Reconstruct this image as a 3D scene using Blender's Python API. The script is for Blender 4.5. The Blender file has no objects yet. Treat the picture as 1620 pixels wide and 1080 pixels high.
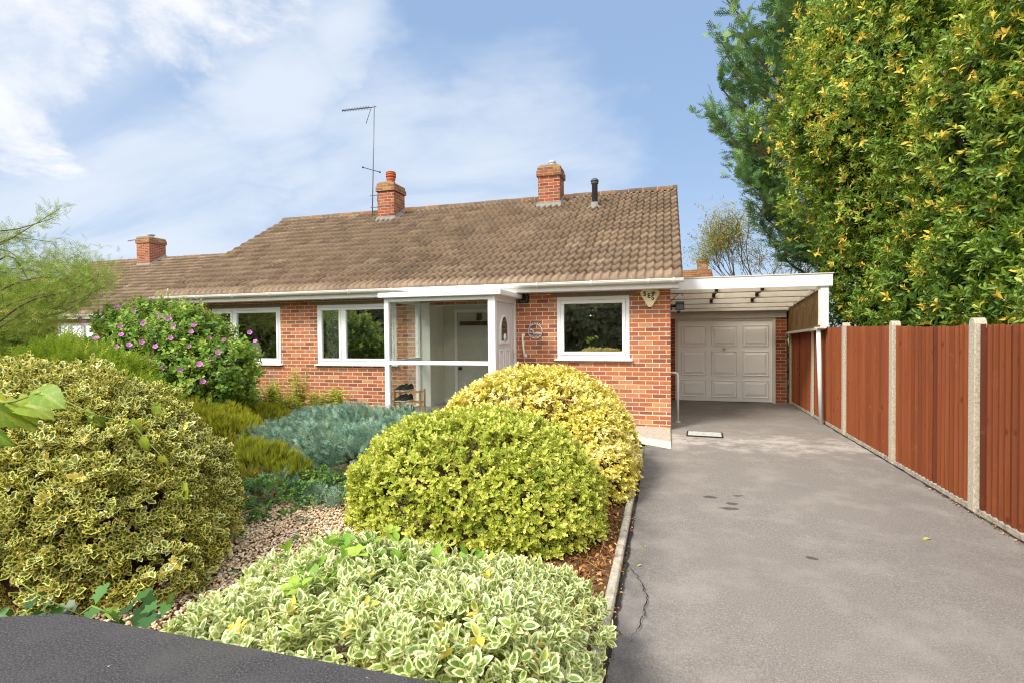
import bpy, math, random
import numpy as np
from mathutils import Vector, Matrix

random.seed(7)
RNG = np.random.default_rng(11)
SC = bpy.context.scene
COL = SC.collection
R = math.radians

# ------------------------------------------------------------------ helpers
def lin(h):
    h = h.lstrip('#')
    o = []
    for i in (0, 2, 4):
        c = int(h[i:i+2], 16) / 255
        o.append(c / 12.92 if c <= .04045 else ((c + .055) / 1.055) ** 2.4)
    return (*o, 1)

def tag(o, label=None, cat=None, group=None, kind=None):
    if label: o['label'] = label
    if cat: o['category'] = cat
    if group: o['group'] = group
    if kind: o['kind'] = kind
    return o

def thing(name, base, label, cat, group=None):
    o = bpy.data.objects.new(name, None)
    COL.objects.link(o)
    o.location = base
    o.empty_display_size = .1
    return tag(o, label, cat, group)

def wbase(p):
    v = Vector((0, 0, 0))
    while p is not None:
        v = v + Vector(p.location); p = p.parent
    return v

def link(name, mesh, parent=None):
    o = bpy.data.objects.new(name, mesh)
    COL.objects.link(o)
    if parent is not None:
        o.parent = parent
        o.location = -wbase(parent)          # meshes are written in world coordinates
    return o

class MB:
    def __init__(s):
        s.v = []; s.f = []; s.a = []; s.smooth = []
        s.cur = 0.5
    def add(s, vs, fs, smooth=False):
        n = len(s.v)
        s.v += [tuple(x) for x in vs]
        for f in fs:
            s.f.append(tuple(i + n for i in f)); s.a.append(s.cur); s.smooth.append(smooth)
        return s
    def box(s, x0, x1, y0, y1, z0, z1):
        x0, x1 = min(x0, x1), max(x0, x1); y0, y1 = min(y0, y1), max(y0, y1); z0, z1 = min(z0, z1), max(z0, z1)
        return s.add([(x0,y0,z0),(x1,y0,z0),(x1,y1,z0),(x0,y1,z0),(x0,y0,z1),(x1,y0,z1),(x1,y1,z1),(x0,y1,z1)],
                     [(0,3,2,1),(4,5,6,7),(0,1,5,4),(1,2,6,5),(2,3,7,6),(3,0,4,7)])
    def obox(s, c, size, M=None):
        M = M or Matrix.Identity(3)
        h = Vector(size) / 2; c = Vector(c)
        vs = [c + M @ Vector((sx*h.x, sy*h.y, sz*h.z)) for sz in (-1,1) for sx, sy in ((-1,-1),(1,-1),(1,1),(-1,1))]
        return s.add(vs, [(0,3,2,1),(4,5,6,7),(0,1,5,4),(1,2,6,5),(2,3,7,6),(3,0,4,7)])
    def bar(s, a, b, w, h=None):
        a = Vector(a); b = Vector(b); d = b - a
        q = d.to_track_quat('Y', 'Z').to_matrix()
        return s.obox((a + b) / 2, (w, d.length, h or w), q)
    def tube(s, pts, rad, n=8, cap=True):
        pts = [Vector(p) for p in pts]
        if not hasattr(rad, '__len__'): rad = [rad] * len(pts)
        base = len(s.v); vs = []; fs = []
        up = None
        for i, p in enumerate(pts):
            d = (pts[min(i+1, len(pts)-1)] - pts[max(i-1, 0)])
            if d.length < 1e-9: d = Vector((0,0,1))
            d.normalize()
            if up is None:
                up = d.orthogonal().normalized()
            else:
                up = (up - d * up.dot(d))
                up = up.normalized() if up.length > 1e-6 else d.orthogonal().normalized()
            w = d.cross(up)
            for k in range(n):
                t = 2 * math.pi * k / n
                vs.append(p + (up * math.cos(t) + w * math.sin(t)) * rad[i])
        for i in range(len(pts) - 1):
            for k in range(n):
                a = i*n + k; b = i*n + (k+1) % n
                fs.append((a, b, b + n, a + n))
        if cap:
            fs.append(tuple(range(n-1, -1, -1)))
            fs.append(tuple((len(pts)-1)*n + k for k in range(n)))
        return s.add(vs, fs, True)
    def lathe(s, prof, c, n=20, M=None):
        M = M or Matrix.Identity(3); c = Vector(c)
        vs = [c + M @ Vector((r*math.cos(2*math.pi*k/n), r*math.sin(2*math.pi*k/n), z)) for r, z in prof for k in range(n)]
        fs = []
        for i in range(len(prof)-1):
            for k in range(n):
                a = i*n+k; b = i*n+(k+1) % n
                fs.append((a, b, b+n, a+n))
        fs.append(tuple(range(n-1, -1, -1))); fs.append(tuple((len(prof)-1)*n+k for k in range(n)))
        return s.add(vs, fs, True)
    def prism(s, poly, lo, hi, axis='z'):
        n = len(poly)
        def P(p, t):
            if axis == 'z': return (p[0], p[1], t)
            if axis == 'y': return (p[0], t, p[1])
            return (t, p[0], p[1])
        vs = [P(p, lo) for p in poly] + [P(p, hi) for p in poly]
        fs = [tuple(range(n-1, -1, -1)), tuple(range(n, 2*n))]
        fs += [(i, (i+1) % n, n + (i+1) % n, n + i) for i in range(n)]
        return s.add(vs, fs)
    def build(s, name, m, parent=None, bevel=0, smooth=None):
        me = bpy.data.meshes.new(name)
        me.from_pydata(s.v, [], s.f)
        at = me.attributes.new('v', 'FLOAT', 'FACE'); at.data.foreach_set('value', np.array(s.a, 'f'))
        me.polygons.foreach_set('use_smooth', np.array(s.smooth if smooth is None else [smooth]*len(s.f), bool))
        bmfix(me)
        me.materials.append(m)
        o = link(name, me, parent)
        if bevel:
            b = o.modifiers.new('bevel', 'BEVEL'); b.width = bevel; b.segments = 2; b.limit_method = 'ANGLE'; b.angle_limit = R(40)
        return o

import bmesh
def bmfix(me):
    bm = bmesh.new(); bm.from_mesh(me)
    bmesh.ops.recalc_face_normals(bm, faces=bm.faces)
    bm.to_mesh(me); bm.free()

def fast_mesh(name, V, loops, starts, attrs, mats, parent=None, smooth=False):
    me = bpy.data.meshes.new(name)
    me.vertices.add(len(V)); me.vertices.foreach_set('co', np.ascontiguousarray(V, 'f').ravel())
    me.loops.add(len(loops)); me.loops.foreach_set('vertex_index', np.ascontiguousarray(loops, 'i'))
    me.polygons.add(len(starts)); me.polygons.foreach_set('loop_start', np.ascontiguousarray(starts, 'i'))
    for k, a in attrs.items():
        at = me.attributes.new(k, 'FLOAT', 'FACE'); at.data.foreach_set('value', np.ascontiguousarray(a, 'f'))
    if smooth: me.polygons.foreach_set('use_smooth', np.ones(len(starts), bool))
    me.update(calc_edges=True); me.validate()
    for m in (mats if isinstance(mats, (list, tuple)) else [mats]): me.materials.append(m)
    return link(name, me, parent)

# ------------------------------------------------------------------ foliage
class Leaf:                       # template: leaf along +Y, normal +Z, length about 1
    def __init__(s, v, f, m=None):
        s.v = np.array(v, float); s.f = f
        s.m = np.array(m if m is not None else [0]*len(f), float)
        s.loops = np.concatenate([np.array(x) for x in f])
        s.n = np.array([len(x) for x in f])

def oval(width=.5, fold=.08, k=10, inner=.62, tip=1.0, curl=.12):
    out = []
    for i in range(k):
        t = 2*math.pi*i/k
        y = .5 - .5*math.cos(t); x = width*.5*math.sin(t)*(1 - .25*(y-.4))
        if y > .7: x *= (1 - (y-.7)*1.2*tip*.6)
        out.append((x, y, abs(x)*fold*4 - curl*y*y))
    inn = [((x)*inner, .5+(y-.5)*inner, abs(x)*inner*fold*4 - curl*(.5+(y-.5)*inner)**2 + .006) for x, y, z in out]
    v = out + inn + [(0, .5, -curl*.25)]
    f = []; m = []
    for i in range(k):
        j = (i+1) % k
        f.append((i, j, k+j, k+i)); m.append(1)
        f.append((k+i, k+j, 2*k)); m.append(0)
    return Leaf(v, f, m)

def simple(width=.42, fold=.12, curl=.15):
    v = [(0,0,0),(width*.36,.28,fold*.8-curl*.08),(width*.5,.55,fold-curl*.3),(width*.27,.82,fold*.5-curl*.67),(0,1,-curl),
         (-width*.27,.82,fold*.5-curl*.67),(-width*.5,.55,fold-curl*.3),(-width*.36,.28,fold*.8-curl*.08),(0,.45,-curl*.2)]
    return Leaf(v, [(0,1,2,8),(8,2,3,4),(8,4,5,6),(0,8,6,7)])

def holly(width=.62, spikes=4):
    out = []
    side = []
    n = spikes*2
    for i in range(1, n):
        y = i/n
        w = width*.5*math.sin(math.pi*y)**.7
        if i % 2: side.append((w*1.15, y+.02, .10))
        else: side.append((w*.62, y, -.05))
    out = [(0,0,0)] + side + [(0,1.08,-.06)] + [(-x, y, z) for x, y, z in reversed(side)]
    k = len(out)
    inn = [(x*.60, .5+(y-.5)*.74, z*.4) for x, y, z in out]
    v = out + inn + [(0,.5,-.04)]
    f = []; m = []
    for i in range(k):
        j = (i+1) % k
        f.append((i, j, k+j, k+i)); m.append(1)
        f.append((k+i, k+j, 2*k)); m.append(0)
    return Leaf(v, f, m)

def frond(n=7, w=.10, spread=.45, droop=.1):   # flat spray of narrow shoots, for conifers
    v = []; f = []
    def tri(a, b, ww, z0, z1):
        a = np.array(a); b = np.array(b); d = b-a; p = np.array((-d[1], d[0])); p = p/np.linalg.norm(p)*ww
        k = len(v); c = a + d*.45
        v.extend([(a[0],a[1],z0),(c[0]+p[0],c[1]+p[1],(z0+z1)/2+.02),(b[0],b[1],z1),(c[0]-p[0],c[1]-p[1],(z0+z1)/2+.02)]); f.append((k,k+1,k+2,k+3))
    tri((0,0),(0,1),w*.55,0,-droop)
    for i in range(n):
        y = .08 + .78*i/n; s = 1 if i % 2 else -1
        L = spread*(1-.55*y)
        tri((0,y),(s*L*.8,y+L*.75),w*.5,-droop*y*y,-droop*y*y-.04*(i % 3))
    return Leaf(v, f)

def plume(n=9, w=.05, spread=.35):             # upright tuft of needles, for heath and feathery tips
    v = []; f = []
    for i in range(n):
        t = 2.4*i; r = spread*(i/n)**.5; b = .45*(1 - i/n)
        k = len(v); c, s_ = math.cos(t), math.sin(t)
        v.extend([(-w*s_, b*.3, w*c),(w*s_, b*.3, -w*c),(r*c, b*.3+.62+.3*random.random(), r*s_)]); f.append((k,k+1,k+2))
    return Leaf(v, f)

def lobed(width=.9):                            # ivy or vine leaf
    o = [(0,0,0),(.22,-.10,.03),(.46,.10,.04),(.30,.32,.0),(.50,.55,.05),(.24,.60,.0),(0,1,-.05)]
    o = [(x*width, y, z) for x, y, z in o]
    out = o + [(-x, y, z) for x, y, z in reversed(o[1:-1])]
    k = len(out); v = out + [(0,.38,-.03)]
    return Leaf(v, [(i, (i+1) % k, k) for i in range(k)])

def heart(width=.85):
    o = [(0,.08,0),(.18,-.05,.03),(.40,.08,.06),(.46,.32,.06),(.30,.65,.03),(0,1,-.10)]
    o = [(x*width/.92, y, z) for x, y, z in o]
    out = o + [(-x, y, z) for x, y, z in reversed(o[1:-1])]
    k = len(out); v = out + [(0,.4,-.11)]
    return Leaf(v, [(i, (i+1) % k, k) for i in range(k)])

def bigleaf(width=.8, fold=.22, curl=.35, n=15, m=7):
    v = []; f = []; mm = []
    for i in range(n+1):
        u = i/n; w = width*.5*(math.sin(math.pi*min(1,u*.97+.03)**.72))**.85*(1+.05*math.sin(i*2.6))
        for j in range(-m, m+1):
            q = j/m; x = w*q
            v.append((x, u - .10*abs(q)*(1-u) - (.06 if u < .1 else 0)*abs(q), fold*abs(x) - curl*u*u + .018*math.cos(j*3.14)*(1 if i % 2 else -1)*abs(q) - .10*x*x))
    k = 2*m+1
    for i in range(n):
        for j in range(2*m):
            f.append((i*k+j, i*k+j+1, (i+1)*k+j+1, (i+1)*k+j)); a = abs(j+.5-m)
            mm.append(1 if a < 1 else (.7 if (i - int(a*.55)) % 4 == 1 else 0))
    return Leaf(v, f, mm)

def nrm(a): return a / np.maximum(np.linalg.norm(a, axis=-1, keepdims=True), 1e-9)

class Cloud:
    def __init__(s): s.parts = []
    def add(s, T, P, D, N, size, v, wid=None):
        P = np.asarray(P, float); D = nrm(np.asarray(D, float)); N = np.asarray(N, float)
        X = nrm(np.cross(D, N)); N = np.cross(X, D)
        size = np.broadcast_to(np.asarray(size, float), (len(P),))
        wd = size if wid is None else size*wid
        V = (P[:,None,:] + (T.v[None,:,0,None]*X[:,None,:])*wd[:,None,None] + (T.v[None,:,1,None]*D[:,None,:] + T.v[None,:,2,None]*N[:,None,:])*size[:,None,None])
        s.parts.append((T, V, np.asarray(v, float)))
        return s
    def build(s, name, m, parent=None):
        Vs = []; Ls = []; Ss = []; A = []; M = []
        nv = 0; nl = 0
        for T, V, v in s.parts:
            k = len(V); q = len(T.v)
            Vs.append(V.reshape(-1, 3))
            Ls.append((T.loops[None,:] + (np.arange(k)*q)[:,None] + nv).ravel())
            st = np.concatenate([[0], np.cumsum(T.n)[:-1]])
            Ss.append((st[None,:] + (np.arange(k)*len(T.loops))[:,None] + nl).ravel())
            A.append(np.repeat(v, len(T.f))); M.append(np.tile(T.m, k))
            nv += k*q; nl += k*len(T.loops)
        return fast_mesh(name, np.concatenate(Vs), np.concatenate(Ls), np.concatenate(Ss),
                         {'v': np.concatenate(A), 'm': np.concatenate(M)}, m, parent)

PH = RNG.uniform(0, 6.28, (14,)); KK = nrm(RNG.normal(size=(14, 3)))
def lump(p, scale, k0=0, n=5):
    o = 0
    for i in range(n):
        o = o + np.sin((p @ KK[k0+i % 9])*6.28/scale*(1+.37*i) + PH[(k0+i) % 14]) / (1+.5*i)
    return o / 2.2

def rdir(n):
    return nrm(RNG.normal(size=(n, 3)))

def shell(ells, n, depth=.3, lumps=.08, lscale=.5, zmin=0, power=2.0, k0=0, bias=1.6):
    """points near the surface of a union of (super)ellipsoids, with outward normals"""
    w = np.array([e[1][0]*e[1][1] + e[1][0]*e[1][2] + e[1][1]*e[1][2] for e in ells]); w = w/w.sum()
    Ps = []; Ns = []; Ds = []
    for i, (c, r) in enumerate(ells):
        k = int(n*w[i]*1.0)
        c = np.array(c, float); r = np.array(r, float)
        d = rdir(k)
        if power != 2.0:
            rad = (np.abs(d)**power).sum(1)**(-1/power)
        else: rad = np.ones(k)
        nn = nrm(np.sign(d)*np.abs(d*rad[:,None])**(power-1)/r)
        dep = depth*RNG.random(k)**bias
        base = c + r*d*rad[:,None]
        p = c + r*d*rad[:,None]*(1 + lumps*lump(base, lscale, k0) - dep)[:,None]
        keep = p[:,2] > zmin
        for j, (c2, r2) in enumerate(ells):
            if j != i:
                q = (np.abs((p-np.array(c2))/np.array(r2))**power).sum(1)**(1/power)
                keep &= q > 1-depth
        Ps.append(p[keep]); Ns.append(nn[keep]); Ds.append(dep[keep]/max(depth, 1e-6))
    return np.concatenate(Ps), np.concatenate(Ns), np.concatenate(Ds)

def rosette(cloud, T, P, A, k, size, open_=.7, jitter=.35, v=None, step=0.0, wid=None):
    """k leaves round each shoot P with axis A"""
    n = len(P); A = nrm(A)
    ref = np.where(np.abs(A[:,2:3]) < .9, np.array([[0,0,1.]]), np.array([[1.,0,0]]))
    U = nrm(np.cross(A, ref)); W = np.cross(A, U)
    ph = RNG.uniform(0, 6.28, n)
    for i in range(k):
        t = ph + i*2.4 + RNG.normal(0, jitter, n)
        e = open_ + RNG.normal(0, jitter*.6, n) + (.25 if i < k/2 else -.15)
        rad = U*np.cos(t)[:,None] + W*np.sin(t)[:,None]
        D = rad*np.sin(e)[:,None] + A*np.cos(e)[:,None]
        N = A*np.sin(e)[:,None] - rad*np.cos(e)[:,None]
        N = N + RNG.normal(0, jitter*.5, (n, 3))
        sz = size*RNG.uniform(.7, 1.2, n)
        vv = np.clip(v + RNG.normal(0, .10, n), 0, 1) if v is not None else RNG.random(n)
        cloud.add(T, P + A*(i*step)[..., None] if hasattr(step, '__len__') else P + A*(i*step), D, N, sz, vv, wid)

# ------------------------------------------------------------------ materials
class NT:
    def __init__(s, m): s.t = m.node_tree; s.t.nodes.clear()
    def n(s, typ, **kw):
        o = s.t.nodes.new(typ)
        for k, v in kw.items():
            if k == 'ins':
                for a, b in v.items():
                    if isinstance(b, bpy.types.NodeSocket): s.t.links.new(b, o.inputs[a])
                    else: o.inputs[a].default_value = b
            else: setattr(o, k, v)
        return o
    def link(s, a, b): s.t.links.new(a, b)
    def math(s, op, a, b=0.0, clamp=False):
        return s.n('ShaderNodeMath', operation=op, use_clamp=clamp, ins={0: a, 1: b}).outputs[0]
    def mix(s, fac, a, b, blend='MIX'):
        o = s.n('ShaderNodeMix', data_type='RGBA', blend_type=blend)
        for k, v in ((0, fac), (6, a), (7, b)):
            if isinstance(v, bpy.types.NodeSocket): s.t.links.new(v, o.inputs[k])
            else: o.inputs[k].default_value = v
        return o.outputs[2]
    def ramp(s, fac, stops, interp='LINEAR'):
        o = s.n('ShaderNodeValToRGB'); s.t.links.new(fac, o.inputs[0])
        cr = o.color_ramp; cr.interpolation = interp
        while len(cr.elements) < len(stops): cr.elements.new(.5)
        for e, (p, c) in zip(cr.elements, stops):
            e.position = p; e.color = c if len(c) == 4 else (*c, 1)
        return o.outputs[0]
    def noise(s, vec, scale, detail=4, rough=.55, dist=0):
        return s.n('ShaderNodeTexNoise', ins={'Vector': vec, 'Scale': scale, 'Detail': detail, 'Roughness': rough, 'Distortion': dist}).outputs[0]
    def rng(s, x, a, b, c=0.0, d=1.0, smooth=False):
        return s.n('ShaderNodeMapRange', interpolation_type='SMOOTHSTEP' if smooth else 'LINEAR', clamp=True, ins={0: x, 1: a, 2: b, 3: c, 4: d}).outputs[0]
    def obj(s): return s.n('ShaderNodeTexCoord').outputs['Object']
    def attr(s, name): return s.n('ShaderNodeAttribute', attribute_name=name).outputs['Fac']
    def bump(s, h, strength=.3, dist=.01):
        return s.n('ShaderNodeBump', ins={'Height': h, 'Strength': strength, 'Distance': dist}).outputs[0]
    def out(s, col, rough=.6, spec=.3, normal=None, metal=0, coat=0):
        p = s.n('ShaderNodeBsdfPrincipled')
        for k, v in (('Base Color', col), ('Roughness', rough), ('Specular IOR Level', spec), ('Metallic', metal), ('Coat Weight', coat)):
            if isinstance(v, bpy.types.NodeSocket): s.t.links.new(v, p.inputs[k])
            else: p.inputs[k].default_value = v
        if normal is not None: s.t.links.new(normal, p.inputs['Normal'])
        o = s.n('ShaderNodeOutputMaterial'); s.t.links.new(p.outputs[0], o.inputs[0])
        return p, o

def new(name):
    m = bpy.data.materials.new(name); m.use_nodes = True
    return m, NT(m)

def painted(name, c, rough=.4, dirt=.12, scale=6, spec=.4, c2=None, bump=0.0):
    m, t = new(name); ob = t.obj()
    n = t.noise(ob, scale, 6, .65)
    f = t.rng(n, .45, .8)
    f = t.math('MULTIPLY', f, dirt)
    col = t.mix(f, c, c2 or tuple([x*.35 for x in c[:3]]+[1]))
    t.out(col, rough, spec, t.bump(t.noise(ob, 140, 2), bump, .004) if bump else None)
    return m

def leafmat(name, stops, margin=None, mfac=1.0, rough=.42, trans=.28, spec=.35, tcol=None):
    m, t = new(name)
    v = t.attr('v')
    col = t.ramp(v, stops)
    if margin:
        mc = t.ramp(v, margin)
        ob = t.obj()
        f = t.math('MULTIPLY', t.attr('m'), mfac)
        nn = t.rng(t.noise(ob, 160, 2), .40, .56)
        f = t.math('MAXIMUM', t.math('MULTIPLY', f, t.math('ADD', t.math('MULTIPLY', nn, .45), .62)), 0.0, True)
        col = t.mix(f, col, mc)
    p, o = t.out(col, rough, spec)
    tr = t.n('ShaderNodeBsdfTranslucent', ins={'Color': t.mix(.5, col, tcol or (.55, .65, .08, 1))})
    ms = t.n('ShaderNodeMixShader', ins={0: trans, 1: p.outputs[0], 2: tr.outputs[0]})
    t.link(ms.outputs[0], o.inputs[0])
    return m

def brickmat(name, cols, mortar, dirt=.25, w=.225, h=.075):
    m, t = new(name); ob = t.obj()
    g = t.n('ShaderNodeNewGeometry')
    sx = t.n('ShaderNodeSeparateXYZ', ins={0: ob}); sn = t.n('ShaderNodeSeparateXYZ', ins={0: g.outputs['True Normal']})
    side = t.math('GREATER_THAN', t.math('ABSOLUTE', sn.outputs[0]), .6)
    u = t.math('ADD', t.math('MULTIPLY', sx.outputs[0], t.math('SUBTRACT', 1, side)), t.math('MULTIPLY', t.math('ADD', sx.outputs[1], .0), side))
    vec = t.n('ShaderNodeCombineXYZ', ins={0: u, 1: sx.outputs[2]}).outputs[0]
    wob = t.n('ShaderNodeVectorMath', operation='MULTIPLY_ADD', ins={0: t.n('ShaderNodeTexNoise', ins={'Vector': vec, 'Scale': 14}).outputs[1], 1: (.006, .006, 0), 2: vec}).outputs[0]
    def bt(c1, c2, mo, ms=.0068):
        return t.n('ShaderNodeTexBrick', offset=.5, ins={'Vector': wob, 'Color1': c1, 'Color2': c2, 'Mortar': mo, 'Scale': 1.0, 'Mortar Size': ms, 'Mortar Smooth': .25, 'Bias': 0, 'Brick Width': w, 'Row Height': h})
    b = bt((0,0,0,1), (1,1,1,1), (.5,.5,.5,1))
    col = t.ramp(b.outputs[0], cols)
    n1 = t.noise(vec, 55, 4, .7)
    col = t.mix(t.rng(n1, .35, .75, 0, .35), col, tuple([x*.45 for x in cols[1][1][:3]]+[1]))
    n2 = t.noise(vec, 1.3, 5, .6)
    mcol = t.mix(t.rng(t.noise(vec, 30, 4), .3, .7, 0, .5), mortar, tuple([x*.6 for x in mortar[:3]]+[1]))
    col = t.mix(b.outputs[1], col, mcol)
    col = t.mix(t.rng(n2, .5, .75, 0, dirt), col, (.09,.06,.045,1))
    hgt = t.math('SUBTRACT', t.math('MULTIPLY', n1, .25), b.outputs[1])
    t.out(col, .85, .2, t.bump(hgt, .55, .008))
    return m

def tilemat(name, stops):
    m, t = new(name); ob = t.obj()
    col = t.ramp(t.attr('v'), stops)
    big = t.noise(ob, .55, 4, .6)
    col = t.mix(t.rng(big, .45, .68, 0, .3), col, lin('#7c6c60'))
    n1 = t.noise(ob, 16, 6, .75)
    col = t.mix(t.rng(n1, .5, .74, 0, .5), col, lin('#5c5048'))
    col = t.mix(t.rng(t.noise(ob, 45, 3, .6), .60, .70, 0, .5), col, lin('#cdbb9c'))
    lic = t.math('MULTIPLY', t.rng(t.noise(ob, 9, 4, .7), .61, .67), t.rng(t.noise(ob, .9, 2), .46, .62))
    col = t.mix(t.math('MULTIPLY', lic, .75), col, lin('#b58a35'))
    wl = t.rng(t.noise(ob, 23, 2, .5), .70, .735)
    col = t.mix(t.math('MULTIPLY', wl, .7), col, lin('#d8d2c4'))
    t.out(col, .9, .15, t.bump(n1, .5, .006))
    return m

M = {}
M['white'] = painted('white_upvc', (.82,.82,.81,1), .32, .05)
M['gutter'] = painted('white_gutter', (.80,.79,.75,1), .35, .16, 3, c2=(.45,.38,.28,1))
M['cream'] = painted('cream_paint', (.66,.62,.54,1), .55, .35, 2.5, c2=(.38,.33,.25,1))
M['door_grey'] = painted('door_upvc', (.66,.64,.66,1), .4, .04)
M['garage_paint'] = painted('garage_door_paint', (.87,.85,.80,1), .45, .06, 2)
M['beam'] = painted('weathered_cream_timber', (.70,.66,.56,1), .7, .55, 4, c2=(.30,.25,.17,1))
M['black'] = painted('black_plastic', (.018,.018,.02,1), .45, .2)
M['steel'] = painted('grey_metal', (.16,.16,.17,1), .4, .3)
M['fluemat'] = painted('grey_flue_plastic', (.075,.08,.09,1), .5, .2)
M['zinc'] = painted('pale_metal', (.45,.46,.46,1), .4, .3)
M['brick'] = brickmat('red_brick', [(0, lin('#865446')), (.25, lin('#ac6848')), (.5, lin('#c0754c')), (.72, lin('#ab604a')), (.88, lin('#cc9468')), (1, lin('#906254'))], lin('#e2cfb2'))
M['brick_dark'] = brickmat('old_brick', [(0, lin('#6e3a2c')), (.3, lin('#9a4f36')), (.6, lin('#a85a38')), (.85, lin('#84503e')), (1, lin('#b07a50'))], lin('#b8a68e'), .45)
M['brick_lichen'] = brickmat('lichen_brick', [(0, lin('#7a5440')), (.3, lin('#94583c')), (.6, lin('#a06a46')), (.85, lin('#7e6250')), (1, lin('#b08a44'))], lin('#a8967a'), .6)
M['tile'] = tilemat('weathered_concrete_tile', [(0, lin('#85715f')), (.3, lin('#98826c')), (.6, lin('#a48d76')), (.85, lin('#907c69')), (1, lin('#b19b82'))])
M['ridge'] = tilemat('ridge_tile', [(0, lin('#7a6656')), (.6, lin('#8e7a62')), (1, lin('#a87a54'))])
M['pot'] = painted('terracotta', lin('#b25c36'), .8, .4, 9)
M['plaster'] = painted('interior_plaster', (.80,.78,.68,1), .8, .08)
M['plaster_white'] = painted('white_plaster', (.80,.82,.78,1), .7, .05)
M['plaster_grey'] = painted('grey_door_paint', (.50,.49,.45,1), .6, .15, 3)
M['wood_dark'] = painted('dark_timber', lin('#4a3020'), .6, .3, 9)
M['curtain'] = painted('curtain_cloth', (.62,.62,.58,1), .9, .05)
M['blind'] = painted('blind_cloth', (.72,.68,.42,1), .9, .03)
M['lintel'] = painted('concrete_lintel', lin('#857d6c'), .9, .4, 12, bump=.4)
M['flash'] = painted('mortar_flashing', (.22,.21,.195,1), .9, .8, 9, c2=(.20,.17,.13,1), bump=.6)
M['cap'] = painted('lichen_mortar', lin('#8a7a60'), .95, .7, 14, c2=lin('#b08a3c'), bump=.8)
M['bamboo'] = painted('bamboo', lin('#c89048'), .5, .25, 12)
M['shoe'] = painted('black_shoe_fabric', (.022,.022,.026,1), .75, .1)
M['shoe2'] = painted('charcoal_shoe_fabric', (.045,.043,.036,1), .75, .1)
M['sole'] = painted('white_rubber', (.75,.75,.73,1), .6, .05)
M['alarm'] = painted('aged_cream_plastic', lin('#f0e6b8'), .45, .08)
M['pipe'] = painted('white_pipe', (.74,.74,.72,1), .35, .15, 5)
M['rafter_shade'] = painted('rafter_shade_brown', lin('#8a7a60'), .8, .3, 8)  # brown standing in for shade along the rafter bottoms
M['rafter'] = painted('white_rafter', (.80,.77,.70,1), .6, .35, 5, c2=(.45,.38,.28,1))
M['darkbark'] = painted('dark_bark', lin('#3a2a20'), .9, .3, 20)
M['bark'] = painted('bark', lin('#5a4a3c'), .9, .5, 20, bump=.6)
M['twig'] = painted('twig_bark', lin('#6a5440'), .9, .3, 30)
M['greentwig'] = painted('green_stem', lin('#7a8a3a'), .8, .3, 30)
M['chrome'] = painted('dull_chrome', (.5,.47,.42,1), .25, .2); 

def glassmat(name, base=.10, tint=.9, interior=False):
    m, t = new(name)
    lw = t.n('ShaderNodeLayerWeight', ins={'Blend': .35})
    fac = t.math('ADD', t.math('MULTIPLY', lw.outputs['Fresnel'], .55), base, True)
    tr = t.n('ShaderNodeBsdfTransparent', ins={'Color': (tint, tint*1.01, tint*.99, 1)})
    gl = t.n('ShaderNodeBsdfGlossy', ins={'Color': (1,1,1,1), 'Roughness': .0})
    ms = t.n('ShaderNodeMixShader', ins={0: fac, 1: tr.outputs[0], 2: gl.outputs[0]})
    o = t.n('ShaderNodeOutputMaterial'); t.link(ms.outputs[0], o.inputs[0])
    return m
M['glass'] = glassmat('window_glass', .30, .85)
M['porch_glass'] = glassmat('porch_glass', .03, .95)

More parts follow.
